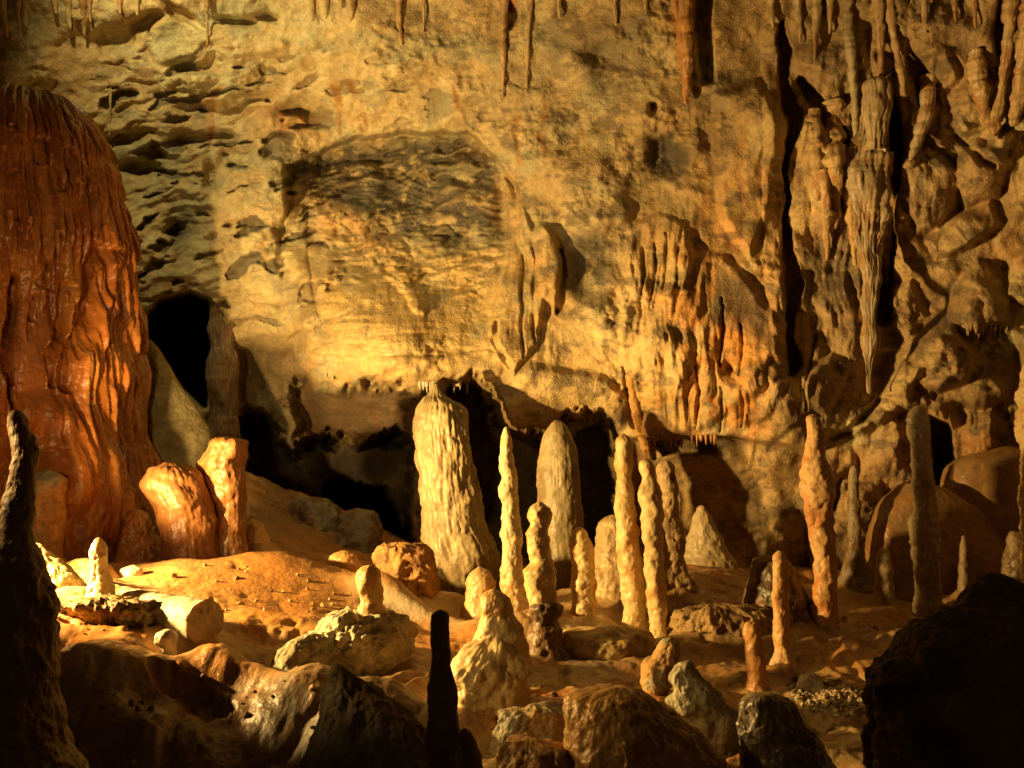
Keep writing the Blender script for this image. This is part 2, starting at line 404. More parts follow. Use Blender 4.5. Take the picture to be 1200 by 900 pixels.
# pockets near the top
relief = relief - 0.30 * blob(U, V, 778, 180, 20, 20, 0, 1.6) - 0.22 * blob(U, V, 700, 68, 26, 14, 0, 1.4) - 0.3 * blob(U, V, 765, 128, 5, 6, 0, 1.4)
relief = relief - 0.22 * blob(U, V, 862, 440, 12, 16, 0, 1.4)
for (a, b, c, d, e) in [(135,48,26,15,0),(170,30,18,9,-20),(205,18,28,6,30),(232,75,34,7,5),(228,125,26,8,-5),(285,118,30,9,-5),
                        (350,125,22,12,-25),(150,163,34,9,0),(225,160,20,9,0),(265,158,20,7,0),(180,182,24,7,0),(160,197,24,8,0),(275,185,26,10,-20),
                        (245,205,12,14,0),(212,265,22,20,-15),(365,195,34,11,-15),(330,265,7,11,0),(310,20,20,6,10),(275,25,22,6,8)]:
    relief = relief - 0.24 * blob(U, V, a, b, c, d, e, 1.6)
D = D - relief

# --- openings and hollows (deeper than the wall)
hollow = 0
def recess(pts, dep, soft=10, fine=True):
    global D, hollow
    m = poly(U2, V2, pts, soft) if fine else poly(U + wxx, V + wyy, pts, soft)
    D = D + dep * m; hollow = np.maximum(hollow, m)
recess([(526,455),(552,450),(575,474),(590,492),(612,506),(640,508),(655,505),(668,492),(702,490),(716,508),(727,530),(727,760),(512,760),(510,640),(507,470)], 4.2, 26, False)
recess([(172,378),(188,355),(222,345),(244,352),(256,370),(250,392),(246,430),(240,474),(216,452),(196,415),(176,398)], 3.0, 12)
recess([(266,500),(288,482),(306,492),(325,512),(345,530),(368,520),(388,506),(420,524),(440,512),(458,504),(478,518),(480,760),(230,760),(262,560)], 1.6, 16, False)
recess([(372,590),(395,572),(440,578),(458,602),(466,640),(474,655),(476,760),(420,760),(405,650)], 3.5, 16, False)
recess([(272,410),(345,395),(372,450),(378,515),(270,510)], 0.5, 30)
recess([(345,440),(368,448),(395,458),(430,454),(465,459),(500,455),(508,520),(455,524),(420,515),(385,522),(350,512),(335,470)], 0.7, 22, False)
wq1, wq2 = worley(U / 34, V / 26, 2.5, 19)
D = D - 0.16 * poly(U, V, [(270,395),(350,380),(400,455),(500,462),(505,640),(260,640)], 30) * (np.sqrt(np.clip(1.05 - wq1 ** 2, 0, 1)) - .5)
recess([(1027,318),(1046,300),(1062,330),(1120,340),(1112,366),(1074,396),(1034,452),(1023,440)], 0.7, 46)
recess([(1092,490),(1110,498),(1120,560),(1106,566),(1096,604),(1086,590)], 1.2, 8)
recess([(760,514),(860,512),(900,520),(950,530),(950,760),(720,760),(722,520)], 0.40, 8)
recess([(762,514),(835,514),(838,530),(780,534)], 0.35, 6)
recess([(950,500),(1010,505),(1060,480),(1200,470),(1400,470),(1400,760),(950,760)], 0.30, 14)
recess([(965,575),(985,560),(985,580),(978,600),(966,608)], 0.4, 6)
recess([(816,0),(832,-40),(836,60),(838,96),(826,100),(818,60)], 0.3, 8)
D = D.astype(np.float64)

def wallY(u, v):
    i = np.clip(np.interp(v, wv, np.arange(len(wv))), 0, len(wv) - 1.001); j = np.clip(np.interp(u, wu, np.arange(len(wu))), 0, len(wu) - 1.001)
    i0, j0 = np.floor(i).astype(int), np.floor(j).astype(int); a, b = i - i0, j - j0
    return D[i0, j0] * (1 - a) * (1 - b) + D[i0 + 1, j0] * a * (1 - b) + D[i0, j0 + 1] * (1 - a) * b + D[i0 + 1, j0 + 1] * a * b

# --- mineral colours, and shade painted into the hollows
n_a = fbm(U0 / 90, V0 / 90, 0, 5, 71); n_b = fbm(U0 / 25, V0 / 25, 0, 5, 74, 0.6); n_v = fbm(U0 / 14, V0 / 150, 0, 4, 78)
c = lerp(np.broadcast_to(CREAM, U0.shape + (3,)), C3(0.56, 0.40, 0.19), ss(-0.3, 0.5, n_a))
c = lerp(c, C3(0.60, 0.53, 0.30), 0.7 * ss(620, 250, U0) * ss(-0.2, 0.4, n_b)); c = lerp(c, C3(0.40, 0.40, 0.25), 0.5 * ss(0.0, 0.45, fbm(U0 / 60, V0 / 45, 4, 4, 73)))
def paint(c, col, m): return lerp(c, col, np.clip(m, 0, 1))
c = paint(c, C3(0.52, 0.32, 0.12), 0.65 * ss(560, 900, U0) * ss(-0.4, 0.5, n_a + 0.4))
c = paint(c, C3(0.36, 0.24, 0.13), 0.75 * m_right * ss(-0.5, 0.5, n_a + n_b * 0.5 + 0.2))
om = np.zeros_like(U0)
for a in [(840,400,70,110,0,.9),(835,480,90,40,0,1),(430,490,70,30,0,.9),(420,445,60,14,0,.6),(620,350,40,90,0,.45),(380,350,30,90,0,.45),(390,260,30,60,-30,.5),(780,330,50,80,0,.35),
          (760,470,30,50,0,.5),(1130,530,90,40,0,.5),(340,145,40,20,0,.6),(355,460,60,60,0,.5),(80,90,50,50,0,.4),(870,250,60,60,0,.4),(570,220,40,60,30,.3),(1000,560,50,60,0,.3),(1180,270,40,50,0,.35)]:
    om = np.maximum(om, a[5] * blob(U, V, *a[:5], 1.3))
c = paint(c, ORANGE * 1.15, om * ss(-0.55, 0.25, n_b + n_v * 0.7))
for s_, k in [([(262,95,3),(250,110,5),(246,150,4),(243,175,2)],.9),([(393,82,4),(394,130,4),(398,158,2)],.9),([(498,92,2),(502,110,4),(502,142,2)],.7),
           ([(534,100,3),(539,130,5),(543,160,3)],.8),([(608,100,2),(611,140,5),(614,190,3)],.7),([(636,110,2),(640,150,6),(640,185,3)],.7),
           ([(408,100,5),(418,120,5),(430,155,2)],.9),([(593,0,8),(596,35,7),(592,55,3)],.9),([(405,245,8),(430,275,9),(455,310,10),(478,330,10),(487,360,5)],.5),
           ([(735,440,4),(745,480,5),(756,535,6)],.9),([(770,380,3),(775,450,4),(780,500,3)],.6),([(800,300,5),(805,400,6),(808,500,5)],.6),([(826,180,4),(830,300,5),(828,500,5)],.6),
           ([(865,100,3),(868,260,5),(866,310,3)],.5),([(1015,300,8),(1018,460,6)],.6),([(800,0,10),(803,110,10)],.7)]:
    c = paint(c, C3(.42, .19, .05), 1.0 * k * stroke(U + 2 * n_v, V, [(a_, b_, w_ * 1.2) for a_, b_, w_ in s_]) * ss(-0.5, 0.5, n_b + 0.2))
c = paint(c, C3(.62, .41, .14), .75 * blob(U, V, 480, 370, 170, 95, 0, 1.6) * ss(-.7, .1, n_b)); c = paint(c, C3(.56, .36, .13), .5 * blob(U, V, 680, 450, 150, 60, 0, 1.6))
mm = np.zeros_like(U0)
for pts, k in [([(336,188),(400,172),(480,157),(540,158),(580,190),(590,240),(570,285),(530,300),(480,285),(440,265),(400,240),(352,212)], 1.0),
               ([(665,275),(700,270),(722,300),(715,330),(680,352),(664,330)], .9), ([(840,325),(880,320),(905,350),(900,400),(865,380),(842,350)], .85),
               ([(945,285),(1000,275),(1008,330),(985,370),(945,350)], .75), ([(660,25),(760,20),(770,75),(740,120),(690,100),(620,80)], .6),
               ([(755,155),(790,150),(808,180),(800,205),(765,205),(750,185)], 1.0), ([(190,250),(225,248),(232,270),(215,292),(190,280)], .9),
               ([(590,440),(640,428),(645,450),(620,455)], .6), ([(700,500),(740,478),(745,500),(720,515)], .8), ([(760,512),(860,512),(880,522),(780,538)], .9),  # last strip: shade of the undercut below the lip, painted dark
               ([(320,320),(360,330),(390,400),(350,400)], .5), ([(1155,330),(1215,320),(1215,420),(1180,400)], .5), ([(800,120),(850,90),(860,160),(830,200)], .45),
               ([(280,505),(492,514),(492,760),(250,760)], 1.0), ([(590,60),(640,90),(620,130),(560,120)], .35), ([(900,470),(960,430),(1000,470),(940,510)], .5), ([(1040,200),(1080,180),(1110,240),(1070,270)], .35), ([(560,230),(600,260),(590,300),(560,290)], .4), ([(380,290),(440,320),(430,345),(370,330)], .45), ([(125,140),(340,120),(330,230),(250,260),(130,240)], .35)]:  # first polygon: shade of the hollow under the ledge, painted into its rock
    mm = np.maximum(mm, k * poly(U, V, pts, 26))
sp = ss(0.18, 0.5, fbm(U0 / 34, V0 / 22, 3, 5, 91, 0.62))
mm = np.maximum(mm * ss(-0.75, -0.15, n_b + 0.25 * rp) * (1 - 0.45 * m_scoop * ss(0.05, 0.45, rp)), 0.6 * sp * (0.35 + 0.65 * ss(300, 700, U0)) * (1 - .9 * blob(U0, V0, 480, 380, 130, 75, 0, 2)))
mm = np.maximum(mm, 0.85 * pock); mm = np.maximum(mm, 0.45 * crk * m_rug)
c = paint(c, MANG_SHADE, mm * 0.92)
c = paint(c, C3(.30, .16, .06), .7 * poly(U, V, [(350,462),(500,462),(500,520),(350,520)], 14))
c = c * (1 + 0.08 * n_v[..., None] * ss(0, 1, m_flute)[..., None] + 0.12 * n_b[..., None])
c = paint(c, DARK, 0.7 * hollow * ss(0.5, 1, hollow) * (1 - ss(700, 760, U0)))  # shade painted into the deep recesses, not a mineral
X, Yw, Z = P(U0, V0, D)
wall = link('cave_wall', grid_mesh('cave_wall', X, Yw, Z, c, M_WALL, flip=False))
tag(wall, kind='structure')
print('wall', time.time() - T0)

# ================================================================== BODIES OF DRIPSTONE
def pchip(xs, ys, x):
    xs = np.asarray(xs, float); ys = np.asarray(ys, float)
    if len(xs) < 3: return np.interp(x, xs, ys)
    h = np.diff(xs); d = np.diff(ys) / h; m = np.zeros_like(ys)
    m[0], m[-1] = d[0], d[-1]
    for i in range(1, len(xs) - 1):
        m[i] = 0 if d[i - 1] * d[i] <= 0 else 2 * d[i - 1] * d[i] / (d[i - 1] + d[i])
    x = np.clip(x, xs[0], xs[-1])
    i = np.clip(np.searchsorted(xs, x) - 1, 0, len(h) - 1); t = (x - xs[i]) / h[i]
    return ((2*t**3-3*t**2+1) * ys[i] + (t**3-2*t**2+t) * h[i] * m[i] + (-2*t**3+3*t**2) * ys[i+1] + (t**3-t**2) * h[i] * m[i+1])
SEED = [100]; FEET = []
def body(name, label, cat, rows, Y, ca=CREAM, cb=ORANGE, amp=0.010, size=0.05, pop=0.0, pops=0.03, flute=0.0, lump=0.0, ratio=1.0, mat=None,
         ext=0.10, spread=1.15, down=False, hug=None, step=1.4, group=None, ctop=None, cbase=None, cap=1.2, ring=0.0, flat=0.0, parent=None, mix=0.0, jag=0.0, zs=1.25, wob=0.0, flare=0.0, lumps=None, reset=True):
    """A dripstone or rock body. rows: (height line, outline on one side, outline on the other) sighted at distance Y.
    down=True hangs it: the pointed end is the lower one. hug: keep it this far proud of the cave wall."""
    SEED[0] += 1; sd = SEED[0]
    rows = sorted(rows); vs = [r[0] for r in rows]
    v0, v1 = vs[0], vs[-1]
    pxm = Y / F
    n = max(14, int((v1 - v0) / step)); vv = np.linspace(v0, v1, n)
    # gather rings near the rounded end
    tt = np.linspace(0, 1, n) ** 1.0
    e = 0.5 * (vs[1] - vs[0])
    l = pchip(vs, [r[1] for r in rows], vv); r = pchip(vs, [r[2] for r in rows], vv)
    c = (l + r) / 2; hw = (r - l) / 2
    if down:
        h = max(hw[-1] * cap, 1.0); k = int(min(n - 4, max(3, h / step)))
        extra = v1 - h * (1 - np.sin(np.linspace(0, 1, 10) * math.pi / 2))
        vv = np.concatenate([vv[vv < v1 - h], extra])
        l = pchip(vs, [q[1] for q in rows], vv); r = pchip(vs, [q[2] for q in rows], vv); c = (l + r) / 2; hw = (r - l) / 2
        hw = hw * np.sqrt(np.clip(1 - np.clip((vv - (v1 - h)) / h, 0, 1) ** 2, 0, 1))
    else:
        h = max(hw[0] * cap, 1.0)
        extra = v0 + h * (1 - np.cos(np.linspace(0, 1, 12) * math.pi / 2))
        vv = np.concatenate([extra, vv[vv > v0 + h + 0.3]])
        l = pchip(vs, [q[1] for q in rows], vv); r = pchip(vs, [q[2] for q in rows], vv); c = (l + r) / 2; hw = (r - l) / 2
        hw = hw * np.sqrt(np.clip(1 - np.clip(1 - (vv - v0) / h, 0, 1) ** 2, 0, 1))
    if hug is not None:
        Yc = wallY(c, vv); k = 15
        Yc = np.convolve(np.pad(Yc, k, 'edge'), np.ones(2 * k + 1) / (2 * k + 1), 'valid') - hug
    else:
        Yc = np.full(vv.shape, float(Y))
    x, y, z = P(c, vv, Yc); R = hw * Yc / F
    if wob:      # growth made the stem swell, pinch and wander a little
        R = R * (1 + wob * fbm(z / 0.11, sd * 1.3, 0, 2, sd + 40)); x = x + wob * 0.35 * R * pn(z / 0.16, sd * 2.1, 0, sd + 41); y = y + wob * 0.35 * R * pn(z / 0.16, sd * 2.7, 0, sd + 42)
    if flare: R = R * (1 + flare * np.clip((vv - (v1 - 2.2 * hw[-1])) / (2.2 * hw[-1]), 0, 1) ** 2)
    if not down: FEET.append((float(x[-1]), float(y[-1]), float(R[-1]), ratio, float(z[-1])))
    ex = int(ext / (pxm * step)) if not down else 0
    if ex > 0:     # foot: goes on down into the ground, spreading a little
        t = np.arange(1, ex + 1) / ex
        x = np.concatenate([x, np.full(ex, x[-1])]); y = np.concatenate([y, np.full(ex, y[-1])])
        z = np.concatenate([z, z[-1] - ext * t]); R = np.concatenate([R, R[-1] * (1 + (spread - 1) * t)])
    seg = int(np.clip(2 * math.pi * R.max() / (pxm * 1.7), 20, 300))
    th = np.arange(seg) / seg * 2 * math.pi
    ct, sn = np.cos(th), np.sin(th)
    if flat: # squarer section
        k = (np.abs(ct) ** (2 + flat * 4) + np.abs(sn) ** (2 + flat * 4)) ** (-1 / (2 + flat * 4)); ct, sn = ct * k, sn * k
    Xb = x[:, None] + R[:, None] * ct; Yb = y[:, None] - R[:, None] * sn * ratio; Zb = np.broadcast_to(z[:, None], Xb.shape).copy()
    N = normals(Xb, Yb, Zb, True)
    out = (Xb - x[:, None]) * N[..., 0] + (Yb - y[:, None]) * N[..., 1]
    N = N * np.where(out.sum() < 0, -1, 1)
    q = (Xb + sd * 1.7, Yb, Zb)
    s = size
    fade = (np.minimum(1, R / (1.5 * amp + 1e-6)) * np.minimum(1, R / 0.16) ** 0.6)[:, None]
    d = amp * fbm(q[0] / s, q[1] / s, q[2] / (s * zs), 4, sd, 0.55)
    if lump: d = d + lump * fbm(q[0] / (R.max() * 1.3), q[1] / (R.max() * 1.3), q[2] / (R.max() * 1.3), 2, sd + 5)
    if pop:
        a, b = worley(q[0] / pops, q[1] / pops, q[2] / pops, sd)
        msk = ss(-0.35, 0.25, fbm(q[0] / (pops * 5), q[1] / (pops * 5), q[2] / (pops * 5), 2, sd + 9))
        d = d + pop * (np.sqrt(np.clip(1 - a * a * 1.3, 0, 1)) - 0.5) * (0.35 + 0.65 * msk)
    if flute:
        ang = th[None, :] * R.max() / 0.05
        d = d + flute * (ridged(np.cos(th)[None, :] * R.max() / 0.06 + 0 * Xb, np.sin(th)[None, :] * R.max() / 0.06 + 0 * Xb, Zb / 0.55, 3, sd + 12) - 1.1)
    if ring: d = d + ring * np.sin((Zb + 0.02 * pn(q[0] / .05, q[1] / .05, q[2] / .05, sd)) / 0.035)
    if jag: d = d + jag * (ridged(q[0] / 0.22, q[1] / 0.22, q[2] / 0.22, 4, sd + 3) - 1.1)
    d = d * fade
    Xb = Xb + N[..., 0] * d; Yb = Yb + N[..., 1] * d; Zb = Zb + N[..., 2] * d
    nz = fbm(q[0] / 0.22, q[1] / 0.22, q[2] / 0.35, 4, sd + 20, 0.6)
    cc = lerp(np.broadcast_to(ca, Xb.shape + (3,)), cb, ss(-0.15 - mix, 0.45 - mix, nz))
    tv = np.linspace(0, 1, len(z))[:, None] + 0.15 * nz
    if ctop is not None: cc = paint(cc, ctop, ss(0.35, 0.0, tv))
    if cbase is not None: cc = paint(cc, cbase, ss(0.55, 0.95, tv))
    me = grid_mesh(name, Xb, Yb, Zb, cc, mat or M_CALC, wrap=True)
    # close both ends
    o = link(name, me, parent)
    if parent is None:
        if reset: recentre(o)
        tag(o, label, cat, group)
    return o

G1 = 'tall stalagmites of the central group'; G2 = 'dripstones hanging from the wall'
CR = C3(0.72, 0.54, 0.26); CO = C3(0.62, 0.36, 0.13)
def stal(label, rows, Y, **k):
    d = dict(ca=CR, cb=CO, amp=0.012, size=0.08, pop=0.033, pops=0.062, lump=0.016, wob=0.10, jag=.010, mix=-.18, flare=.35, ring=.003); d.update(k)
    return body('stalagmite', label, 'stalagmite', rows, Y, **d)

# --- the central group, lit from one side
stal('pale thin pointed stalagmite with stacked rings, tallest beside the massive cream column', [(500,590,597),(512,587,600),(530,586,601),(548,586,603),(560,587,606),(575,584,606),(590,588,608),(640,588,612),(680,587,616),(700,590,617),(724,588,620)], 9.0, ring=0.004, pop=0.016, pops=0.05, ca=C3(.74,.62,.36))
stal('short knobbly cream stalagmite with a narrow bent tip, right of the thin ringed one', [(588,625,640),(598,620,645),(606,618,645),(613,622,644),(625,617,643),(645,619,645),(655,621,647),(670,615,650),(690,617,652),(706,620,654),(716,622,656)], 8.0, pop=0.02, mix=-.45, flare=.05, ext=.03)
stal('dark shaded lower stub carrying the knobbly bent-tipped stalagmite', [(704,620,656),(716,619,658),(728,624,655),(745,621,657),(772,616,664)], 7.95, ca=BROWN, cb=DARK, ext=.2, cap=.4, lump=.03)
stal('short blunt stalagmite with pale tip and orange pimpled side, standing alone on the flowstone platform', [(617,673,684),(625,670,688),(640,668,693),(665,670,697),(700,670,698),(730,671,699)], 9.15, ca=CR, cb=C3(.6,.3,.09), ctop=CR, pop=0.026, pops=0.045)
stal('tall slender cream stalagmite rising from the flowstone platform, its top above its orange-shadowed neighbour', [(508,726,735),(520,722,741),(535,721,742),(548,720,741),(556,723,740),(575,721,742),(592,720,744),(610,722,747),(640,722,750),(680,727,757),(710,730,758),(745,734,758)], 9.0, pop=0.015, pops=0.06, lump=.012)
stal('wavy tall stalagmite half in shadow, in front of the tall slender cream one', [(538,752,762),(548,749,768),(560,751,769),(580,748,774),(600,752,777),(615,752,775),(640,755,778),(680,757,780),(720,760,782),(765,764,782)], 8.75, pop=0.014, pops=0.06, lump=.014)
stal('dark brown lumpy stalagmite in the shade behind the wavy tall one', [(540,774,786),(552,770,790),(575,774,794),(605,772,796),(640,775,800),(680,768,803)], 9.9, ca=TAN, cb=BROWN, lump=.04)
stal('rounded pale dome leaning against the back of the tall slender stalagmite', [(603,708,728),(612,702,736),(640,697,742),(670,695,747),(700,694,750)], 9.8, ca=TAN, cb=CR, pop=0.004, lump=.01)
stal('stubby orange-cream stump at the foot of the massive cream column', [(664,553,571),(670,548,577),(690,545,581),(712,544,582),(732,543,584)], 9.5, ca=C3(.6,.42,.2), cb=C3(.55,.3,.1), pop=0.006)
stal('short cone-shaped cream stalagmite seated on the big pale block', [(690,571,587),(700,566,596),(720,563,604),(745,562,610),(768,560,612)], 6.45, pop=0.01, ca=CR, cb=CO)
body('pale_block', 'big pale flowstone block with pitted shaded side, beneath the cone-shaped stalagmite', 'boulder', [(745,556,603),(754,550,610),(768,540,614),(785,531,617),(805,530,620),(825,534,618),(842,548,612)], 6.35, ca=CR, cb=C3(.55,.38,.18), amp=.03, size=.12, pop=.03, pops=.07, lump=.03, flat=.2, ext=.1, spread=1.1)
# massive columns at the back
body('column', 'massive cream column with fluted face, its tip touching the rock lip above', 'stalagmite', [(448,507,514),(458,505,517),(466,502,523),(474,495,540),(486,490,547),(505,489,549),(540,490,557),(580,492,562),(620,494,573),(645,498,582),(665,502,587),(690,508,588),(725,515,588)], 11.2, ca=C3(.36,.27,.13), cb=C3(.27,.19,.09), amp=.022, size=.16, pop=.009, pops=.07, flute=.016, lump=.05, mix=-.1, cap=.9)
body('column', 'smooth rounded tan column with a domed top, behind the short blunt stalagmite', 'stalagmite', [(492,648,656),(500,642,664),(515,634,671),(535,631,676),(570,630,680),(620,630,684),(700,628,690)], 11.3, ca=C3(.26,.20,.10), cb=C3(.20,.14,.065), amp=.012, size=.12, pop=0, flute=.004, lump=.02)
# --- the right-hand group
stal('tall orange stalagmite with a swollen middle, standing apart on the bare floor', [(485,949,957),(492,945,962),(505,945,965),(530,944,967),(548,940,972),(565,939,976),(585,941,977),(610,946,977),(640,951,979),(670,955,980),(700,952,980),(725,955,981),(748,962,982)], 8.8, ca=C3(.68,.42,.18), cb=C3(.58,.26,.08), pop=.024, pops=.08, lump=.018)
stal('slim knobbly orange stalagmite with a pale flaring foot', [(645,909,918),(655,905,922),(680,906,923),(700,904,924),(720,906,924),(745,905,926),(765,907,927),(785,903,931),(802,900,936)], 7.9, ca=C3(.66,.38,.15), cb=C3(.58,.27,.08), cbase=C3(.5,.4,.24), pop=.02, pops=.04)
stal('small bright orange stump with a level top, low on the slope', [(728,873,887),(738,871,892),(760,873,895),(790,875,898),(816,876,900)], 7.0, ca=C3(.64,.32,.1), cb=C3(.58,.26,.07), pop=.014, pops=.035, cap=.6)
stal('tall glistening grey-tan stalagmite in front of the brown flowstone dome', [(475,1071,1083),(485,1065,1087),(500,1064,1089),(520,1067,1090),(545,1068,1092),(570,1069,1095),(595,1072,1097),(612,1067,1098),(650,1070,1101),(690,1073,1101),(730,1072,1104)], 10.5, ca=C3(.42,.33,.19), cb=C3(.32,.22,.12), pop=.025, pops=.06, mat=M_WET)
stal('thin dull stalagmite rising close to the lumpy back wall', [(545,997,1004),(560,994,1006),(600,994,1009),(640,992,1012),(680,988,1016)], 11.3, ca=C3(.34,.26,.15), cb=BROWN, pop=.01)
stal('short upright stalagmite before the brown dome, left of the glistening one', [(643,1031,1039),(652,1027,1044),(680,1026,1046),(716,1024,1049)], 10.7, ca=C3(.42,.3,.16), cb=BROWN, pop=.008)
stal('thin finger-like stalagmite between the glistening one and the dark rock mass', [(627,1127,1132),(645,1125,1134),(700,1122,1138)], 10.9, ca=C3(.34,.24,.13), cb=BROWN, pop=.008)
stal('broad dim stump where the brown domes meet the dark rock mass', [(622,1182,1195),(635,1180,1200),(660,1176,1204),(700,1174,1210)], 9.8, ca=C3(.34,.25,.14), cb=BROWN)
stal('pale stalagmite cut off by the edge of the view, beside the upper brown dome', [(410,1206,1222),(440,1198,1228),(470,1194,1234),(495,1194,1236),(530,1199,1240),(600,1200,1246),(720,1198,1250)], 9.6, ca=CR, cb=CO)
stal('squat dark stalagmite behind the slim knobbly orange one', [(650,892,905),(658,884,922),(680,881,935),(725,878,944)], 9.0, ca=BROWN, cb=DARK)
body('flowstone_dome', 'smooth brown flowstone dome behind the glistening stalagmite', 'flowstone', [(563,1062,1088),(572,1045,1112),(590,1027,1137),(615,1018,1160),(650,1012,1178),(725,1006,1196)], 11.6, ca=C3(.42,.22,.08), cb=C3(.34,.2,.09), amp=.02, size=.3, flute=.0, lump=.08, ratio=.55, mat=M_WET, cap=.35)
body('flowstone_dome', 'larger brown flowstone dome farther back under the lobed wall', 'flowstone', [(526,1160,1226),(534,1128,1256),(550,1108,1286),(580,1103,1310),(640,1098,1325),(720,1090,1340)], 12.0, ca=C3(.44,.24,.09), cb=C3(.36,.22,.1), amp=.02, size=.3, flute=.0, lump=.08, ratio=.5, mat=M_WET, cap=.35)
stal('squat tan cone against the smooth back wall, with its shadow beside it', [(592,818,826),(610,811,836),(635,806,846),(668,800,858)], 11.9, ca=C3(.46,.36,.2), cb=TAN, ratio=.8, pop=.01)

# --- the left-hand side
body('rock_stump', 'squat red-brown stump with a sloping top and furrowed sides', 'stalagmite', [(542,185,210),(552,176,226),(568,167,243),(582,174,250),(600,184,254),(630,192,256),(668,196,262)], 9.7, ca=C3(.26,.105,.03), cb=C3(.19,.075,.025), amp=.018, size=.12, flute=.006, lump=.06, mat=M_CALC, cap=.7)
body('rock_stump', 'tall orange stump with an overhanging knob on top, beside the squat red-brown one', 'stalagmite', [(512,252,284),(520,247,290),(532,238,290),(545,230,288),(560,240,288),(580,246,288),(610,250,287),(645,250,290),(668,246,294)], 9.9, ca=C3(.29,.12,.035), cb=C3(.21,.09,.028), amp=.018, size=.1, flute=.006, lump=.04, mat=M_CALC, cap=.5)
stal('knobbly orange stalagmite with a dark rounded head, at the foot of the great red flowstone', [(550,46,67),(557,40,73),(570,38,77),(585,39,76),(600,36,74),(615,34,73),(632,33,71),(650,38,72),(672,38,74)], 9.2, ca=C3(.55,.3,.1), cb=C3(.42,.2,.06), ctop=GREY, pop=.03, pops=.05)
stal('small brilliant yellow stalagmite standing on the crusted ledge', [(630,112,120),(636,109,123),(650,107,126),(665,107,127),(682,105,130),(697,104,132),(712,103,134)], 7.5, ca=C3(.74,.6,.3), cb=C3(.66,.42,.14), pop=.022, pops=.04)
body('column', 'straight dim column joining wall and slope beside the black hole', 'column', [(352,246,278),(366,244,277),(386,243,276),(400,247,274),(430,242,279),(470,247,277),(520,240,283),(600,228,290)], 13.35, ca=C3(.22,.16,.09), cb=BROWN, amp=.03, size=.14, flute=.012, cap=.3, lump=.04, wob=.05, zs=3)
body('rock_slope', 'smooth olive slope of rock running down from the black hole', 'rock', [(395,158,172),(420,150,192),(450,140,212),(480,130,232),(520,120,250),(560,110,256),(640,100,262)], 11.6, ca=C3(.30,.25,.12), cb=C3(.24,.19,.09), amp=.02, size=.3, lump=.06, ratio=.5, mat=M_ROUGH, cap=.5)
body('rock_hump', 'small orange knob peeping out of the shade at the flowstone foot', 'rock', [(596,150,172),(610,146,178),(640,140,186),(670,130,196)], 9.9, ca=C3(.45,.2,.06), cb=RUST, lump=.05, amp=.02, mat=M_FLOOR)
body('rock_hump', 'low rounded hump of cream flowstone behind the yellow stalagmite', 'rock', [(654,86,110),(660,76,122),(672,66,134),(690,60,146)], 8.6, ca=C3(.62,.5,.26), cb=CO, lump=.01, ratio=.8, cap=.5)
body('rock_hump', 'small pale rounded stone perched right of the yellow stalagmite', 'rock', [(662,150,163),(667,142,167),(676,138,168),(684,136,170)], 8.7, ca=PALE, cb=CR, ratio=.8, ext=.02)
body('rock_hump', 'blunt little cream stone at the top of the orange mound', 'rock', [(608,288,302),(616,280,308),(630,276,314),(642,272,318)], 10.3, ca=C3(.55,.38,.16), cb=CO)
body('rock_hump', 'round orange hump on the crest of the mound, near the split boulder', 'rock', [(645,396,410),(650,388,417),(660,384,421),(676,380,428)], 10.2, ca=C3(.5,.28,.09), cb=CO, pop=0, cap=.9)
body('boulder', 'split red-brown boulder beside the foot of the massive cream column', 'boulder', [(635,450,484),(642,444,497),(656,441,508),(672,443,513),(690,447,514),(704,452,512)], 9.9, ca=C3(.48,.26,.1), cb=C3(.34,.17,.07), amp=.03, size=.1, jag=.025, lump=.04, flat=.3, mat=M_ROUGH, cap=.6)
body('boulder', 'dim angular boulder lying in the dark hollow under the ledge', 'boulder', [(596,412,430),(602,404,440),(620,400,446),(640,400,447),(655,402,446)], 12.0, ca=GREY, cb=BROWN, amp=.03, size=.15, jag=.025, flat=.4, mat=M_ROUGH, cap=.5)
body('boulder', 'long low dim boulder in the dark hollow, left of the angular one', 'boulder', [(582,350,372),(590,340,392),(606,332,402),(628,328,408)], 12.3, ca=GREY, cb=BROWN, amp=.03, size=.15, jag=.03, mat=M_ROUGH, cap=.5)
# popcorn boulder and what stands on it
body('boulder', 'tilted pale boulder crusted with popcorn nodules, carrying a short orange stalagmite', 'boulder', [(714,404,428),(722,386,466),(732,376,480),(744,368,484),(757,362,482),(770,362,474),(785,388,462),(800,420,450)], 7.25, ca=C3(.62,.54,.36), cb=C3(.5,.4,.24), amp=.03, size=.12, pop=.05, pops=.075, jag=.03, mat=M_ROUGH, ratio=.9, ext=.05, cap=.6)
stal('short two-tiered orange-cream stalagmite standing on the tilted popcorn boulder', [(662,427,440),(668,420,445),(680,418,446),(692,420,447),(704,425,447),(716,422,452),(730,421,456)], 7.25, ca=C3(.68,.46,.2), cb=C3(.6,.33,.1), pop=.012)
body('boulder', 'pale grey craggy toe of rock sloping down from the tilted popcorn boulder', 'boulder', [(742,352,382),(756,336,396),(775,322,410),(800,308,424),(830,300,440),(860,296,452)], 6.95, ca=C3(.46,.41,.28), cb=C3(.34,.27,.16), amp=.02, size=.12, pop=.02, pops=.07, lump=.04, mat=M_ROUGH, ratio=.7, cap=.5)
body('boulder', 'dim broad rock peak below the popcorn boulder, in front of its grey flank', 'boulder', [(777,389,399),(787,385,414),(803,381,440),(830,375,470),(872,364,498),(925,352,520)], 4.5, ca=C3(.26,.22,.15), cb=BROWN, amp=.03, size=.16, lump=.03, pop=.01, mat=M_ROUGH, ratio=.8)
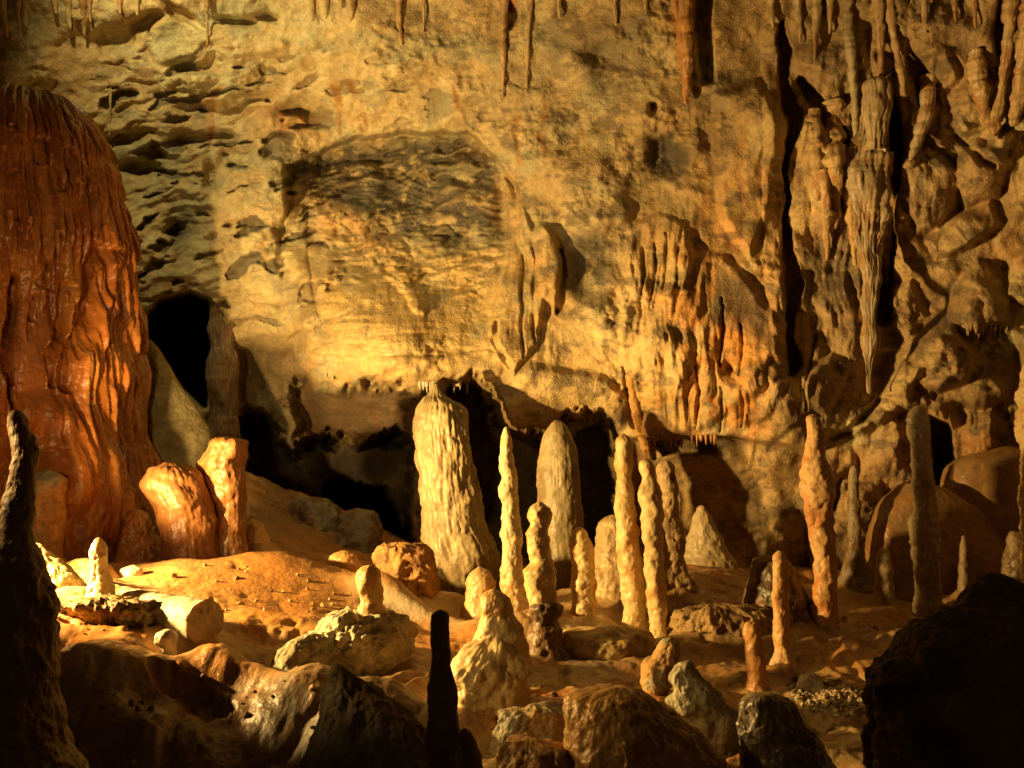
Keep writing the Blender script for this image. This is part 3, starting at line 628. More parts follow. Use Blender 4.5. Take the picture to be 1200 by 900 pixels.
# dark nearest dripstones
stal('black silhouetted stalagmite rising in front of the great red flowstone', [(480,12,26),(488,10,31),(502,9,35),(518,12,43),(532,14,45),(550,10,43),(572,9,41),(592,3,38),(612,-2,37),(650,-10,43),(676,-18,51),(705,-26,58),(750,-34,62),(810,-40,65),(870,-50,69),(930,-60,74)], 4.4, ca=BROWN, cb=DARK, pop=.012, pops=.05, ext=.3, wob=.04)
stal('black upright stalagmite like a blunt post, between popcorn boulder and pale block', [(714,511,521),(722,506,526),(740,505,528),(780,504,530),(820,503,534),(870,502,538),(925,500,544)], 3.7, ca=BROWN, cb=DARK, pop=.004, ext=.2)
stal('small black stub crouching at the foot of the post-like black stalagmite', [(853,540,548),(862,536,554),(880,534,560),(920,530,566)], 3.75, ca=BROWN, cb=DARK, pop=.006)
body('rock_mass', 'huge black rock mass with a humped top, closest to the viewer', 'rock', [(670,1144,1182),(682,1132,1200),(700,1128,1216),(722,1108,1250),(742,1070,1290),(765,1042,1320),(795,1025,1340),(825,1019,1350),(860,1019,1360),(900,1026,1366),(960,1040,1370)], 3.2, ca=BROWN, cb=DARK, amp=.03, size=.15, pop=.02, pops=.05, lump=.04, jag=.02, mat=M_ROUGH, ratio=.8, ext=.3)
# low rocks of the near floor
body('boulder', 'big rounded orange-brown boulder, the largest on the near floor', 'boulder', [(804,700,748),(812,674,764),(825,665,782),(845,664,806),(870,668,830),(900,672,848),(930,674,856)], 5.3, ca=C3(.46,.25,.08), cb=C3(.38,.22,.09), amp=.02, size=.12, pop=.008, lump=.05, mat=M_FLOOR, ratio=.8, cap=.5)
body('boulder', 'grey-cream jagged rock with a notched peak, beside the big orange-brown boulder', 'boulder', [(774,803,812),(782,790,816),(795,783,824),(808,788,838),(822,780,852),(840,796,866),(870,806,872),(930,812,876)], 5.95, ca=C3(.46,.41,.27), cb=C3(.36,.31,.2), amp=.02, size=.1, jag=.012, pop=.005, mat=M_ROUGH, ratio=.7)
body('boulder', 'small leaning grey rock with an orange-stained face, above the jagged grey-cream rock', 'boulder', [(747,777,793),(755,772,797),(768,764,796),(782,752,792),(798,751,788),(822,758,776)], 6.7, ca=C3(.4,.36,.24), cb=C3(.5,.28,.1), amp=.02, size=.08, pop=.016, mat=M_ROUGH)
body('boulder', 'low grey rock with a craggy top, between pale block and the big boulder', 'boulder', [(824,602,648),(832,588,664),(848,582,668),(880,578,672),(900,576,676)], 5.75, ca=C3(.36,.33,.23), cb=C3(.4,.26,.12), amp=.03, size=.1, jag=.015, pop=.006, mat=M_ROUGH, ratio=.7, cap=.5)
body('boulder', 'low orange holed rock at the lower edge, before the low grey rock', 'boulder', [(864,600,640),(872,585,664),(890,578,676),(930,574,680)], 5.3, ca=C3(.42,.24,.09), cb=BROWN, amp=.03, size=.08, jag=.025, mat=M_FLOOR, ratio=.7, cap=.5)
body('boulder', 'dark wet rock with glinting specks, under the small bright orange stump', 'boulder', [(812,872,915),(822,868,926),(845,868,940),(870,868,958),(905,868,980),(940,868,990)], 5.35, ca=C3(.2,.16,.1), cb=DARK, amp=.02, size=.12, pop=.012, mat=M_WET, ratio=.7, cap=.4)
body('boulder', 'little pale angular stone on the gravelly patch', 'boulder', [(788,948,955),(795,938,961),(808,935,966),(822,938,968)], 7.0, ca=PALE, cb=TAN, amp=.012, size=.05, flat=.5, mat=M_ROUGH, ext=.03, cap=.5)
body('flowstone_platform', 'cream flowstone platform with draped edge under the tall slender stalagmite', 'flowstone', [(733,676,748),(741,662,760),(758,655,767),(775,657,764),(791,664,732)], 8.15, ca=C3(.60, .46, .22), cb=C3(.5, .32, .12), amp=.02, size=.15, pop=.006, pops=.1, lump=.04, ratio=.9, cap=.3, ext=.1)
body('ledge', 'flat-topped brown ledge with a crumbled rim, right of the flowstone platform', 'ledge', [(707,800,880),(712,786,912),(722,783,924),(736,784,930)], 8.7, ca=C3(.46,.3,.13), cb=BROWN, amp=.02, size=.1, jag=.03, mat=M_ROUGH, ratio=.6, cap=.4, ext=.1, spread=.6)
stal('mushroom-shaped little stalagmite with a pale round cap, below the fallen column piece', [(737,186,204),(742,182,207),(752,183,206),(758,189,205),(768,192,208),(790,190,214)], 6.9, ca=C3(.55,.5,.38), cb=GREY, pop=.006, ratio=1)
body('crusted_ledge', 'rough crusted ledge carrying the brilliant yellow stalagmite', 'ledge', [(698,90,150),(706,66,184),(718,86,196),(735,104,190),(758,112,184)], 7.3, ca=C3(.5,.36,.16), cb=BROWN, amp=.03, size=.08, pop=.03, pops=.04, jag=.025, mat=M_ROUGH, ratio=.6, cap=.3, ext=.1)
body('rock_slab', 'pale tilted slab leaning out from behind the black silhouetted stalagmite', 'rock', [(636,34,48),(650,30,62),(665,28,82),(682,26,98),(700,24,106)], 7.9, ca=C3(.42,.34,.17), cb=TAN, amp=.02, size=.1, ratio=.5, cap=.5)

body('boulder', 'boulder added outside the view to shade the near slope from the low floodlight', 'boulder', [(636,-72,-48),(646,-98,-28),(660,-120,-16),(700,-134,-8),(760,-150,0)], 6.6, ca=BROWN, cb=DARK, amp=.03, size=.15, lump=.03, mat=M_ROUGH, ratio=1, ext=.3, cap=.6)  # unseen boulder, added only to keep the low floodlight off the near slope

# fallen piece of column, lying on its side
def lying(label, p0, p1, r0, r1, ca, cb, cat='fallen column', name='fallen_column', rag=0.02):
    SEED[0] += 1; sd = SEED[0]
    a, b = np.array(P(*p0)), np.array(P(*p1)); ax = (b - a); Ln = np.linalg.norm(ax); ax /= Ln
    up = np.array([0, 0, 1.0]); s1 = np.cross(ax, up); s1 /= np.linalg.norm(s1); s2 = np.cross(s1, ax)
    n = 90; t = np.concatenate([np.zeros(8), np.linspace(0, 1, n), np.ones(10)])
    k = np.concatenate([np.linspace(0.02, 1, 8), np.ones(n), np.linspace(1, 0.02, 10)])
    R = (r0 + (r1 - r0) * t) * k; th = np.linspace(0, 2 * math.pi, 120, endpoint=False)
    Pm = a + ax * (t * Ln)[:, None]; Pm = Pm[:, None, :] + R[:, None, None] * (np.cos(th)[None, :, None] * s1 + np.sin(th)[None, :, None] * s2)
    Xb, Yb, Zb = Pm[..., 0], Pm[..., 1], Pm[..., 2]
    ctr = (a + ax * (t * Ln)[:, None])[:, None, :]; N = Pm - ctr; N /= np.linalg.norm(N, axis=-1, keepdims=True) + 1e-9
    end = ((t >= 1) | (t <= 0))[:, None]
    d = (0.015 * fbm(Xb / .12, Yb / .12, Zb / .12, 4, sd)) * np.where(end, 0.3, 1.0)
    de = rag * fbm(Xb / .08, Yb / .08, Zb / .08, 4, sd + 3) * end
    Pm = Pm + N * d[..., None] + ax * de[..., None]
    cc = lerp(np.broadcast_to(ca, Xb.shape + (3,)), cb, np.clip(end * (0.6 + 0.4 * fbm(Xb / .04, Yb / .04, Zb / .04, 3)) + 0 * Xb, 0, 1))
    o = link(name, grid_mesh(name, Pm[..., 0], Pm[..., 1], Pm[..., 2], cc, M_CALC, wrap=True)); recentre(o); tag(o, label, cat)
    return o
lying('broken white-topped column piece lying on its side with a brown fractured end', (120, 705, 7.9), (241, 729, 7.1), .13, .155, PALE * .62, C3(.4, .22, .1))
print('bodies', time.time() - T0)

# ================================================================== THE GREAT RED FLOWSTONE
def great_flowstone():
    nz_, nt_ = 620, 620
    v = np.linspace(108, 700, nz_); th = np.linspace(-0.35, math.pi + 0.35, nt_)
    rt = pchip([108,112,120,135,165,200,240,290,340,400,440,480,530,570,620,700], [40,62,84,102,121,133,141,147,150,155,163,160,163,170,182,200], v)
    lf = -230 + 0 * v; cxp = -45.0
    Y0 = 10.6
    x0, _, z = P(cxp + 0 * v, v, Y0); R = (rt - cxp) * Y0 / F
    ct, sn = np.cos(th), np.sin(th)
    Rm = R[:, None] * (1 + 0 * th); TH = np.broadcast_to(th, Rm.shape); VV = np.broadcast_to(v[:, None], Rm.shape); ZZ = np.broadcast_to(z[:, None], Rm.shape)
    s = TH * 1.9                                             # metres round the girth
    n1 = fbm(s / .5, ZZ / 1.4, 0, 3, 201); n2 = fbm(s / .14, ZZ / .9, 0, 3, 204)
    d = 0.11 * n1 + 0.03 * n2 + 0.03 * (ridged(s / .20 + .3 * pn(s / .3, ZZ / .9), ZZ / 2.2, 0, 2, 208) - 1)
    # tiers of hanging drapes: each tier ends in ragged tongues, the rock behind sits farther back
    tone = 0
    for k, (vt, dep, cell, ln) in enumerate([(165, .05, .10, 26), (215, .03, .16, 30), (285, .05, .12, 40), (352, .06, .14, 60)]):
        cph = s / cell + 0.5 * pn(s / .4, ZZ / .9, k, 210 + k)
        ci = np.floor(cph).astype(int); cfp = cph - ci
        hsh = JIT[(ci * 7 + k * 31) & 255, 0]
        edge = vt + 22 * pn(s / .6, k * 3.3, 0, 215) + ln * (0.5 + pn(s / (cell * 1.6), k * 5.1, 0, 216)) - 14 * np.cos(cph * 6.283)
        on = ss(0, 14, edge - VV)             # above edge: drape present
        start = ss(vt - 130, vt - 10, VV)
        d = d + dep * on * start * (0.45 + 0.55 * np.sqrt(np.clip(1 - (2 * cfp - 1) ** 2 * .9, 0, 1)))
    # slots
    th_of = lambda u, vv: np.arccos(np.clip((u - cxp) / (np.interp(vv, v, rt) - cxp), -1, 1))
    UU = cxp + (rt[:, None] - cxp) * ct[None, :]
    Uw = UU + 4 * pn(UU / 14, VV / 30, 0, 230)
    for pts, dd in [([(56,352,4),(58,372,8),(54,395,9),(53,420,6),(49,480,3),(48,560,2)], .5), ([(42,345,3),(40,370,6),(37,388,4)], .3), ([(84,352,5),(86,380,7),(83,420,6),(86,470,4),(89,496,2)], .45),
                    ([(101,368,3),(101,392,3)], .2), ([(122,352,5),(120,400,6),(118,440,5),(117,462,3)], .45), ([(139,300,6),(137,350,8),(134,410,8),(127,464,6)], .55), ([(20,374,5),(22,392,4)], .2),
                    ([(12,425,5),(18,450,6),(24,475,4)], .15), ([(1,370,4),(2,400,3)], .3), ([(97,196,5),(98,220,5)], .25), ([(113,200,4),(114,225,5),(112,250,3)], .25), ([(8,165,8),(30,172,10),(50,168,8)], .15),
                    ([(60,178,8),(72,188,5)], .15), ([(104,355,3),(112,300,2)], .1), ([(30,118,3),(28,160,2)], .02), ([(8,222,4),(6,236,3)], .12), ([(78,240,4),(84,270,5),(82,290,3)], .12), ([(30,342,4),(31,352,3)], .2)]:
        d = d - dd * .5 * stroke(Uw, VV, pts) * (.4 if pts[0][1] < 300 or pts[0][0] > 115 else 1) * (TH < math.pi * .75)
    # lumps at the foot
    for (a, b, ra, rb, h) in [(108,490,16,18,.16), (125,520,16,30,.16), (60,520,40,60,.10), (140,560,18,36,.2), (118,570,20,30,.16), (30,600,40,50,.16), (158,600,16,30,.15)]:
        d = d + h * blob(UU, VV, a, b, ra, rb, 0, 1.5) * (TH < math.pi * .8)
    d = d + 0.010 * fbm(s / .05, ZZ / .07, 0, 4, 240) + 0.02 * fbm(s / .07, ZZ / .5, 0, 3, 243)
    d = d - 0.0
    top = ss(108, 122, VV); d = d * top
    Rr = Rm + d
    Xb = x0[:, None] + Rr * ct; Yb = Y0 - Rr * sn * 0.92
    # top closes to a dome
    kz = np.sqrt(np.clip(1 - np.clip(1 - (VV - 108) / 60, 0, 1) ** 2, 0, 1))
    Yb = Y0 - Rr * sn * 0.92 * np.clip(kz * 1.02, 0, 1)
    nn = fbm(s / .3, ZZ / .8, 1, 4, 250)
    cc = lerp(np.broadcast_to(C3(.36, .12, .024), Xb.shape + (3,)), C3(.25, .07, .016), ss(-.3, .4, nn))
    cc = paint(cc, C3(.44, .19, .045), .6 * ss(.0, .5, fbm(s / .12, ZZ / 1.2, 3, 3, 255)))
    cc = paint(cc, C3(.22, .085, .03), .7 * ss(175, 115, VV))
    cc = paint(cc, C3(.5, .2, .1), .7 * blob(UU, VV, 100, 430, 12, 50, 0, 1.5))
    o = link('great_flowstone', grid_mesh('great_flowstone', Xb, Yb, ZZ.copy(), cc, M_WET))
    recentre(o)
    r = np.random.RandomState(5); vis = (TH < math.pi * .72) & (TH > .15)
    spots = [(10,178),(22,182),(34,176),(48,184),(60,180),(72,192),(82,200),(94,205),(104,214),(112,232),(122,240),(131,236),(18,256),(30,262),(8,250),(66,282),(78,288),(92,292),(44,352),(60,362),(88,360),(104,366),(124,362),(136,318),(143,330),(28,372),(12,300),(24,306),(110,300),(98,318)]
    for a, b in spots:
        q = np.where(vis, (UU - a) ** 2 + (VV - b) ** 2, 1e9); k = np.unravel_index(np.argmin(q), q.shape)
        p = np.array([Xb[k], Yb[k], ZZ[k]]); nrm = np.array([ct[k[1]], -sn[k[1]], 0.0]); ln = .10 + .16 * r.rand(); w = .018 + .016 * r.rand()
        m = 14; t = np.linspace(0, 1, m); th2 = np.arange(10) / 10 * 2 * math.pi
        rad = w * np.sqrt(np.clip(1 - t ** 2.2, 0.0004, 1)) * (1 + .2 * np.sin(t * 9 + a)); cxx = p[0] + nrm[0] * .012 + .006 * np.sin(t * 4 + b); cyy = p[1] + nrm[1] * .012 + 0 * t
        X2 = cxx[:, None] + rad[:, None] * np.cos(th2); Y2 = cyy[:, None] - rad[:, None] * np.sin(th2); Z2 = np.broadcast_to((p[2] + .04 - ln * t)[:, None], X2.shape).copy()
        me = grid_mesh('drip', X2, Y2, Z2, np.broadcast_to(C3(.38, .14, .035), X2.shape + (3,)).copy(), M_WET, wrap=True)
        dr = link('drip', me); recentre(dr); dr.location = [dr.location[i] - o.location[i] for i in range(3)]; dr.parent = o
    tag(o, 'great red-orange flowstone hump with tiers of dripping drapes against the wall', 'flowstone')
great_flowstone()
print('great', time.time() - T0)

# ================================================================== DRIPSTONES HANGING FROM THE WALL
def hang(label, rows, hug=0.03, cat='stalactite', name='stalactite', **k):
    d = dict(ca=C3(.5, .34, .16), cb=C3(.4, .22, .09), amp=.016, size=.06, zs=4, pop=.0, flute=.008, lump=.012, wob=.35, down=True, step=1.6, group=G2); d.update(k)
    Y = float(np.median(wallY(np.array([(r[1] + r[2]) / 2 for r in rows]), np.array([r[0] for r in rows]).astype(float)))) - hug
    return body(name, label, cat, rows, Y, hug=hug, **d)
HG = 'small stalactites along the wall'
hang('long orange stalactite hanging at the top beside a dark slot', [(-30,792,812),(20,795,813),(60,797,812),(100,799,810),(122,801,806)], .12, ca=C3(.56,.27,.08))
hang('slimmer stalactite behind the long orange one', [(-30,776,794),(10,788,797),(50,794,802),(80,796,802)], .06, ca=C3(.5,.26,.09))
hang('very long straight grey stalactite reaching down beside the domed drapery', [(-30,983,998),(40,988,1001),(100,995,1005),(150,999,1007),(172,1001,1006)], .10, ca=C3(.42,.34,.2), cb=C3(.34,.24,.13))
hang('crooked stalactite beside the very long straight one, bent towards the lobes', [(-30,1032,1048),(30,1040,1050),(60,1046,1055),(95,1054,1062),(112,1058,1062)], .08)
hang('short stalactite in the gap between the long straight and the crooked ones', [(-30,1018,1036),(20,1024,1036),(60,1028,1036),(92,1030,1035)], .06)
body('drapery', 'domed drapery with hanging legs like a jellyfish on the lobed wall', 'drapery', [(90,1018,1034),(96,1012,1042),(110,1010,1046),(125,1010,1046),(150,1013,1041),(172,1015,1038)], 11.55, ca=C3(.42,.32,.18), cb=C3(.34,.24,.13), amp=.02, size=.08, zs=6, flute=.02, ratio=.7, ext=.05, group=None, lump=.02)
body('drapery', 'long tapering drapery with many folds, pointing down beneath the domed one', 'drapery', [(118,1014,1036),(150,1004,1037),(172,994,1040),(185,988,1042),(215,990,1040),(250,998,1041),(290,1003,1034),(320,1009,1035),(350,1009,1030),(390,1012,1028),(430,1013,1024),(462,1017,1021)], 11.75, ca=C3(.36,.27,.16), cb=C3(.36,.22,.1), amp=.03, size=.12, zs=6, flute=.012, ratio=.55, down=True, lump=.07, wob=.12)
hang('side strand fused to the long tapering drapery, on its shaded flank', [(180,1028,1046),(230,1034,1048),(290,1034,1045),(336,1037,1041)], .12, 'drapery', 'drapery', lump=.04)
hang('side strand fused to the long tapering drapery, on its lit flank', [(190,986,1002),(230,988,1003),(280,995,1005),(312,1000,1004)], .12, 'drapery', 'drapery', lump=.04)
hang('broad drapery strand over the dark cleft, left neighbour of the long tapering one', [(120,962,992),(170,966,990),(210,970,988),(250,974,984),(268,977,981)], .05, 'drapery', 'drapery', lump=.03)
hang('narrow drapery strand fused beside the broad one over the dark cleft', [(130,944,962),(180,948,966),(215,951,965),(236,955,961)], .05, 'drapery', 'drapery', lump=.03)
hang('lowest thin drapery strand beside the dark cleft, ending in a fine tip', [(200,958,972),(240,962,973),(290,966,972),(306,968,970)], .04, 'drapery', 'drapery')
hang('paired orange drapery strands at the corner of the wall', [(-30,1176,1196),(40,1174,1190),(90,1170,1182),(150,1160,1172),(160,1163,1168)], .10, 'drapery', 'drapery', flute=.012)
hang('outermost drapery strand at the corner of the wall, beside the paired strands', [(-30,1198,1222),(60,1192,1212),(110,1186,1204),(148,1180,1194)], .14, 'drapery', 'drapery', flute=.012)
hang('curled drapery tongue near the corner strands, ending over a bulge', [(60,1136,1152),(90,1134,1158),(120,1142,1160),(150,1152,1162)], .08, 'drapery', 'drapery')
hang('small pointed drapery with white edge, right of the domed one', [(90,1078,1100),(130,1076,1094),(165,1068,1082),(188,1064,1070)], .10, 'drapery', 'drapery', flute=.012, ca=C3(.44,.34,.2))
hang('brown ribbon drapery hanging over the lower lip to meet the back wall', [(440,733,742),(470,738,748),(500,744,756),(520,749,762),(540,752,764)], .05, 'drapery', 'drapery', ca=C3(.5,.27,.09), cap=.3)
hang('slender stalactite with an orange-lined hole beside its root', [(-30,586,596),(40,586,594),(80,587,592),(116,588,590)], .03)
hang('hair-thin stalactite paralleling the one with the orange-lined hole', [(-30,619,627),(40,617,622),(108,615,618)], .02)
hang('slightly curved thin stalactite above the dark scoop', [(-30,462,474),(20,464,471),(46,467,472),(54,470,472)], .03, ca=TAN)
tl = [(0,8,44,9),(27,30,34,9),(62,66,18,7),(78,82,36,8),(96,99,44,9),(104,106,28,5),(160,161,20,6),(242,243,16,7),(365,366,26,7),(383,382,22,6),(398,400,12,5),(412,411,26,8),(243,243,56,3),(130,128,160,4),(497,496,40,4),(902,906,34,8),(934,938,52,9),(958,955,70,10),(974,972,40,7),(1082,1085,40,8),(1118,1120,26,6),(20,22,26,6),(140,141,18,5),(655,656,22,5),(720,722,30,6),(756,757,16,5),(1142,1143,34,6)]
txt = ['first of the corner cluster, at the very edge','second of the corner cluster, pale and thick','short one in the corner cluster','fourth, close to the longest of the corner cluster','longest of the corner cluster','last and thinnest of the corner cluster',
       'lone short one above the dark pocket','stubby one over the slanting ledges','left one of a trio above the plain cream wall','middle one of a trio above the plain cream wall','shortest of a trio above the plain cream wall','thick brown one next to the trio','hair-thin one dripping past the slanting ledges','long faint one just clear of the red hump','faint thread-like one over the scoop','one just outside the head of the dark cleft','thick one between the cleft head and the long straight stalactite','longest of the close group left of the long straight stalactite','thin one touching the long straight stalactite','one right of the crooked stalactite','short one farther right of the crooked stalactite','small one between two thick ones of the corner cluster','short one under the dark brow of rock','tiny one near the smoky patch of rock','brown one above the smoky patch of rock','tiny one close to the long orange stalactite','one near the drapery at the wall corner']
for (a, b, ln, w), t in zip(tl, txt):
    hang('small stalactite on the high wall: ' + t if len(t.split()) < 9 else 'small stalactite, ' + t, [(-30, a - w * .8, a + w * .8), (ln * .4, (a + b) / 2 - w * .5, (a + b) / 2 + w * .5), (ln, b - 1.2, b + 1.2)] if ln < 100 else [(100, a - w * .5, a + w * .5), (ln, b - 1, b + 1)], .04, step=2.2, group=HG, ca=C3(.5,.38,.18))
# fringes: rows of little drips along the lips
def fringe(label, pts, n, ln, w, col):
    """a row of tiny drips too small to tell apart, joined"""
    r = np.random.RandomState(len(label)); Xs, vs_, fs, cs = [], [], [], []
    pts = np.array(pts, float); t = np.sort(r.rand(n)); L_ = np.concatenate([[0], np.cumsum(np.hypot(*np.diff(pts, axis=0).T))]); L_ /= L_[-1]
    base = 0
    for q_ in t:
        u = np.interp(q_, L_, pts[:, 0]); v = np.interp(q_, L_, pts[:, 1]); Y = float(wallY(np.array([u]), np.array([v - 4.0]))[0]) + .03
        l = ln * (.15 + 1.3 * r.rand() ** 1.6); ww = w * (.6 + .8 * r.rand())
        for k, (dv, s_) in enumerate([(-6, 1.2), (0, 1), (l * .5, .6), (l, .12)]):
            cx_, cy_, cz_ = P(u, v + dv, Y - .02)
            for a in range(6):
                vs_.append((cx_ + ww * s_ * math.cos(a * 1.047) * Y / F, cy_ + ww * s_ * math.sin(a * 1.047) * Y / F, cz_))
        for k in range(3):
            for a in range(6):
                fs.append((base + k * 6 + a, base + k * 6 + (a + 1) % 6, base + (k + 1) * 6 + (a + 1) % 6, base + (k + 1) * 6 + a))
        base += 24
    me = bpy.data.meshes.new('drip_fringe'); me.from_pydata(vs_, [], fs)
    for p in me.polygons: p.use_smooth = True
    ca = me.color_attributes.new('mineral', 'FLOAT_COLOR', 'POINT'); ca.data.foreach_set('color', np.tile(np.append(col, 1).astype(np.float32), len(vs_)))
    me.materials.append(M_CALC); o = link('drip_fringe', me); recentre(o); tag(o, label, 'stalactite fringe', kind='stuff')
fringe('fringe of tiny drips along the lip above the massive cream column', [(490,452),(520,452),(552,452)], 26, 7, 1.6, PALE)
fringe('fringe of dark drips under the orange panel', [(765,514),(800,514),(850,514)], 20, 8, 1.8, C3(.4,.2,.07))
fringe('fringe of little drips at the near corner of the central lip', [(372,430),(388,442),(400,446)], 7, 6, 1.6, TAN)
fringe('fringe of brown drips on the lobed wall above the upper dome', [(1120,388),(1160,384),(1200,388)], 22, 8, 2.2, C3(.36,.22,.1))

# ================================================================== THE CAVE FLOOR
FP = [ # sight line and distance of points measured on the floor
 (60,690,8.0),(118,708,7.5),(190,662,9.6),(100,660,9.6),(230,640,10.2),(300,634,10.6),(350,650,10.6),(420,665,10.4),(270,700,8.6),(330,705,8.8),(400,700,9.2),(470,700,9.4),
 (300,752,7.6),(240,770,7.0),(200,790,6.6),(300,812,6.6),(330,740,7.8),(100,765,6.7),(100,830,6.25),(200,850,6.2),(30,900,5.9),(250,900,5.95),(400,900,5.8),(380,800,6.5),
 (340,600,11.8),(300,560,12.4),(450,655,12.0),(540,728,9.6),(500,735,9.2),(560,740,9.0),(600,722,9.1),(570,838,6.6),(640,770,7.9),(620,745,8.5),(690,728,9.0),(740,742,9.0),
 (700,790,7.6),(650,810,7.0),(768,755,8.7),(720,670,11.0),(800,700,9.8),(850,700,10.2),(850,668,12.0),(650,690,11.4),(580,700,11.4),(830,720,9.4),
 (960,745,8.9),(1000,715,10.6),(1090,728,10.2),(1150,710,10.8),(1200,700,11.2),(1020,770,8.2),(920,800,7.4),(885,815,7.0),(960,850,6.5),(1010,860,6.4),(700,900,5.4),(600,890,5.6),
 (850,900,5.6),(1000,900,5.6),(1150,900,5.4),(1250,800,7.0),(750,840,6.6),(-100,900,5.9),(-100,700,8.2),(-60,660,10)]
fu, fv, fy = [np.array(t, float) for t in zip(*FP)]
fx, fyy, fz = P(fu, fv, fy)
fx = np.concatenate([fx, [-3, 0, 3, -2, 2, -12, 12, -12, 12, -9, 9, 0, 4, -4]]); fyy = np.concatenate([fyy, [3, 3, 3, 1, 1, 5, 5, 12, 12, 16, 16, 16.5, 16, 16]])
fz = np.concatenate([fz, [-1.95, -1.9, -1.8, -2.0, -2.0, -1.5, -1.5, -0.8, -1.3, -1, -1.4, -1.5, -1.4, -1.0]])
nR, nC = 520, 760
q = np.linspace(0, 1, nR)
ry = 1.0 / (1 / 2.2 * (1 - q) + 1 / 16.0 * q) * 0.55 + (2.2 + 13.8 * q) * 0.45
cx = np.linspace(-1, 1, nC); cx = 0.62 * cx + 0.30 * cx ** 5
FXg = cx[None, :] * (ry[:, None] + 0.6); FYg = np.broadcast_to(ry[:, None], FXg.shape)
Zf = tps(fx, fyy, fz, FXg, FYg, 2.0, 0.0015)
def floor_disp(x, y):
    h = 0.075 * fbm(x / 1.1, y / 1.1, 0, 3, 5) + 0.034 * fbm(x / 0.30, y / 0.40, 0, 4, 8, .45) + 0.007 * fbm(x / 0.06, y / 0.06, 1, 3, 9)
    h = h - 0.05 * ss(.55, .95, ridged(x / .55, y / .8, 0, 2, 12) - .5)
    # rounded flowstone cushions
    a, b = worley(x / 0.75, y / 0.95, 0.3, 5)
    h = h + 0.13 * (np.sqrt(np.clip(1.02 - a * a, 0, 1)) - 0.6)
    return h
# broad mounds, rolls and plateaus of flowstone: (sight line, distance, half sizes, height, turn, steepness)
for (u_, v_, Y_, rx_, ry_, h_, ro_, p_) in [(265,690,9.3,1.0,.8,.16,0,1.2),(350,690,9.6,.8,.6,.08,0,1),(488,708,9.2,.50,.16,.17,-14,1.6),(440,700,9.4,.3,.2,.08,0,1),(275,795,6.75,.36,.20,.20,-20,1.8),(235,772,7.2,.28,.16,.08,0,1.5),
        (345,825,6.4,.34,.35,.18,15,1.2),(440,850,6.0,.40,.35,.24,0,1.3),(480,800,6.6,.3,.3,.08,0,1.3),(620,800,6.9,.45,.4,.10,0,1.6),(560,850,6.0,.4,.3,.10,0,1.2),(700,820,6.4,.5,.4,.08,0,1.3),(915,800,7.3,.28,.25,.10,0,1.2),(860,722,8.9,.75,.30,.13,0,2.2),
        (820,800,6.6,.4,.4,.12,0,1.2),(900,870,5.6,.5,.4,.14,0,1.2),(110,800,6.5,.5,.22,.12,20,1.3),(190,850,6.0,.5,.2,.10,-20,1.3),(1040,760,8.5,.5,.3,.05,0,1.5),(960,770,8.2,.4,.3,.06,0,1.5),(120,712,7.6,.6,.3,.10,0,1.8),(60,690,8.3,.5,.4,.12,0,1.5),
        (985,830,6.9,.45,.4,.10,0,1.4),(600,740,8.7,.5,.35,.07,0,1.6),(540,740,8.9,.3,.2,.06,0,1.5),(640,750,8.5,.55,.35,.09,0,1.4),(770,765,8.3,.4,.3,.09,0,1.4),(330,735,7.9,.5,.3,.08,-10,1.3)]:
    x_, y_, _z = P(u_, v_, Y_)
    Zf = Zf + h_ * blob(FXg, FYg, float(x_), float(y_), rx_, ry_, ro_, p_)
# calcite aprons creeping up round the foot of everything that stands here
ap = np.zeros_like(Zf)
for (x_, y_, r_, q_, z_) in FEET:
    w_ = min(0.09 + 0.6 * r_, 0.26)
    m_ = (np.abs(FXg - x_) < r_ + 4 * w_) & (np.abs(FYg - y_) < r_ + 4 * w_)
    if not m_.any(): continue
    d_ = np.hypot(FXg[m_] - x_, (FYg[m_] - y_) / q_)
    e_ = np.exp(-np.clip(d_ - r_ * .9, 0, None) / w_ * 1.6)
    tgt = np.clip(z_ + 0.05 - Zf[m_], -0.16, 0.13)
    Zf[m_] = Zf[m_] + tgt * e_; ap[m_] = np.maximum(ap[m_], e_)
Zf = Zf + floor_disp(FXg, FYg) * (1 - 0.8 * blob(*PX(FXg, FYg, Zf), 330, 685, 170, 50, 8, 1.5)) * (1 - 0.5 * ap)
pu, pv = PX(FXg, FYg, Zf)
# narrow dark gullies
for pts, dd in [([(180,778,10),(205,800,18),(240,825,18),(262,832,10)], .16), ([(285,742,8),(310,745,12),(350,752,8)], .06), ([(560,800,4),(590,840,8)], .1)]:
    Zf = Zf - dd * .6 * stroke(pu + 10 * pn(pu / 20, pv / 20), pv + 8 * pn(pu / 18, pv / 18, 3), pts)
smooth = blob(pu, pv, 320, 690, 150, 50, 10, 1.5)
gr = blob(pu, pv, 968, 822, 46, 36, 20, 2) + 0.8 * blob(pu, pv, 1030, 745, 60, 22, 0, 2) + 0.5 * blob(pu, pv, 120, 705, 60, 14, 0, 2)
wa, wb = worley(FXg / 0.045, FYg / 0.05, Zf / 0.05, 2)
Zf = Zf + gr * 0.035 * np.clip(0.9 - wa, 0, 1)
def wallz_ok(): pass
nf = fbm(FXg / 0.8, FYg / 0.8, 0, 5, 15); nf2 = fbm(FXg / 0.2, FYg / 0.2, 0, 4, 18)
cf = lerp(np.broadcast_to(ORANGE * 1.05, FXg.shape + (3,)), TAN, ss(-0.35, 0.45, nf))
cf = paint(cf, RUST * 1.2, 0.6 * ss(0.0, 0.5, nf2 - nf * 0.3))
cf = paint(cf, ORANGE * 1.2, 0.8 * smooth)
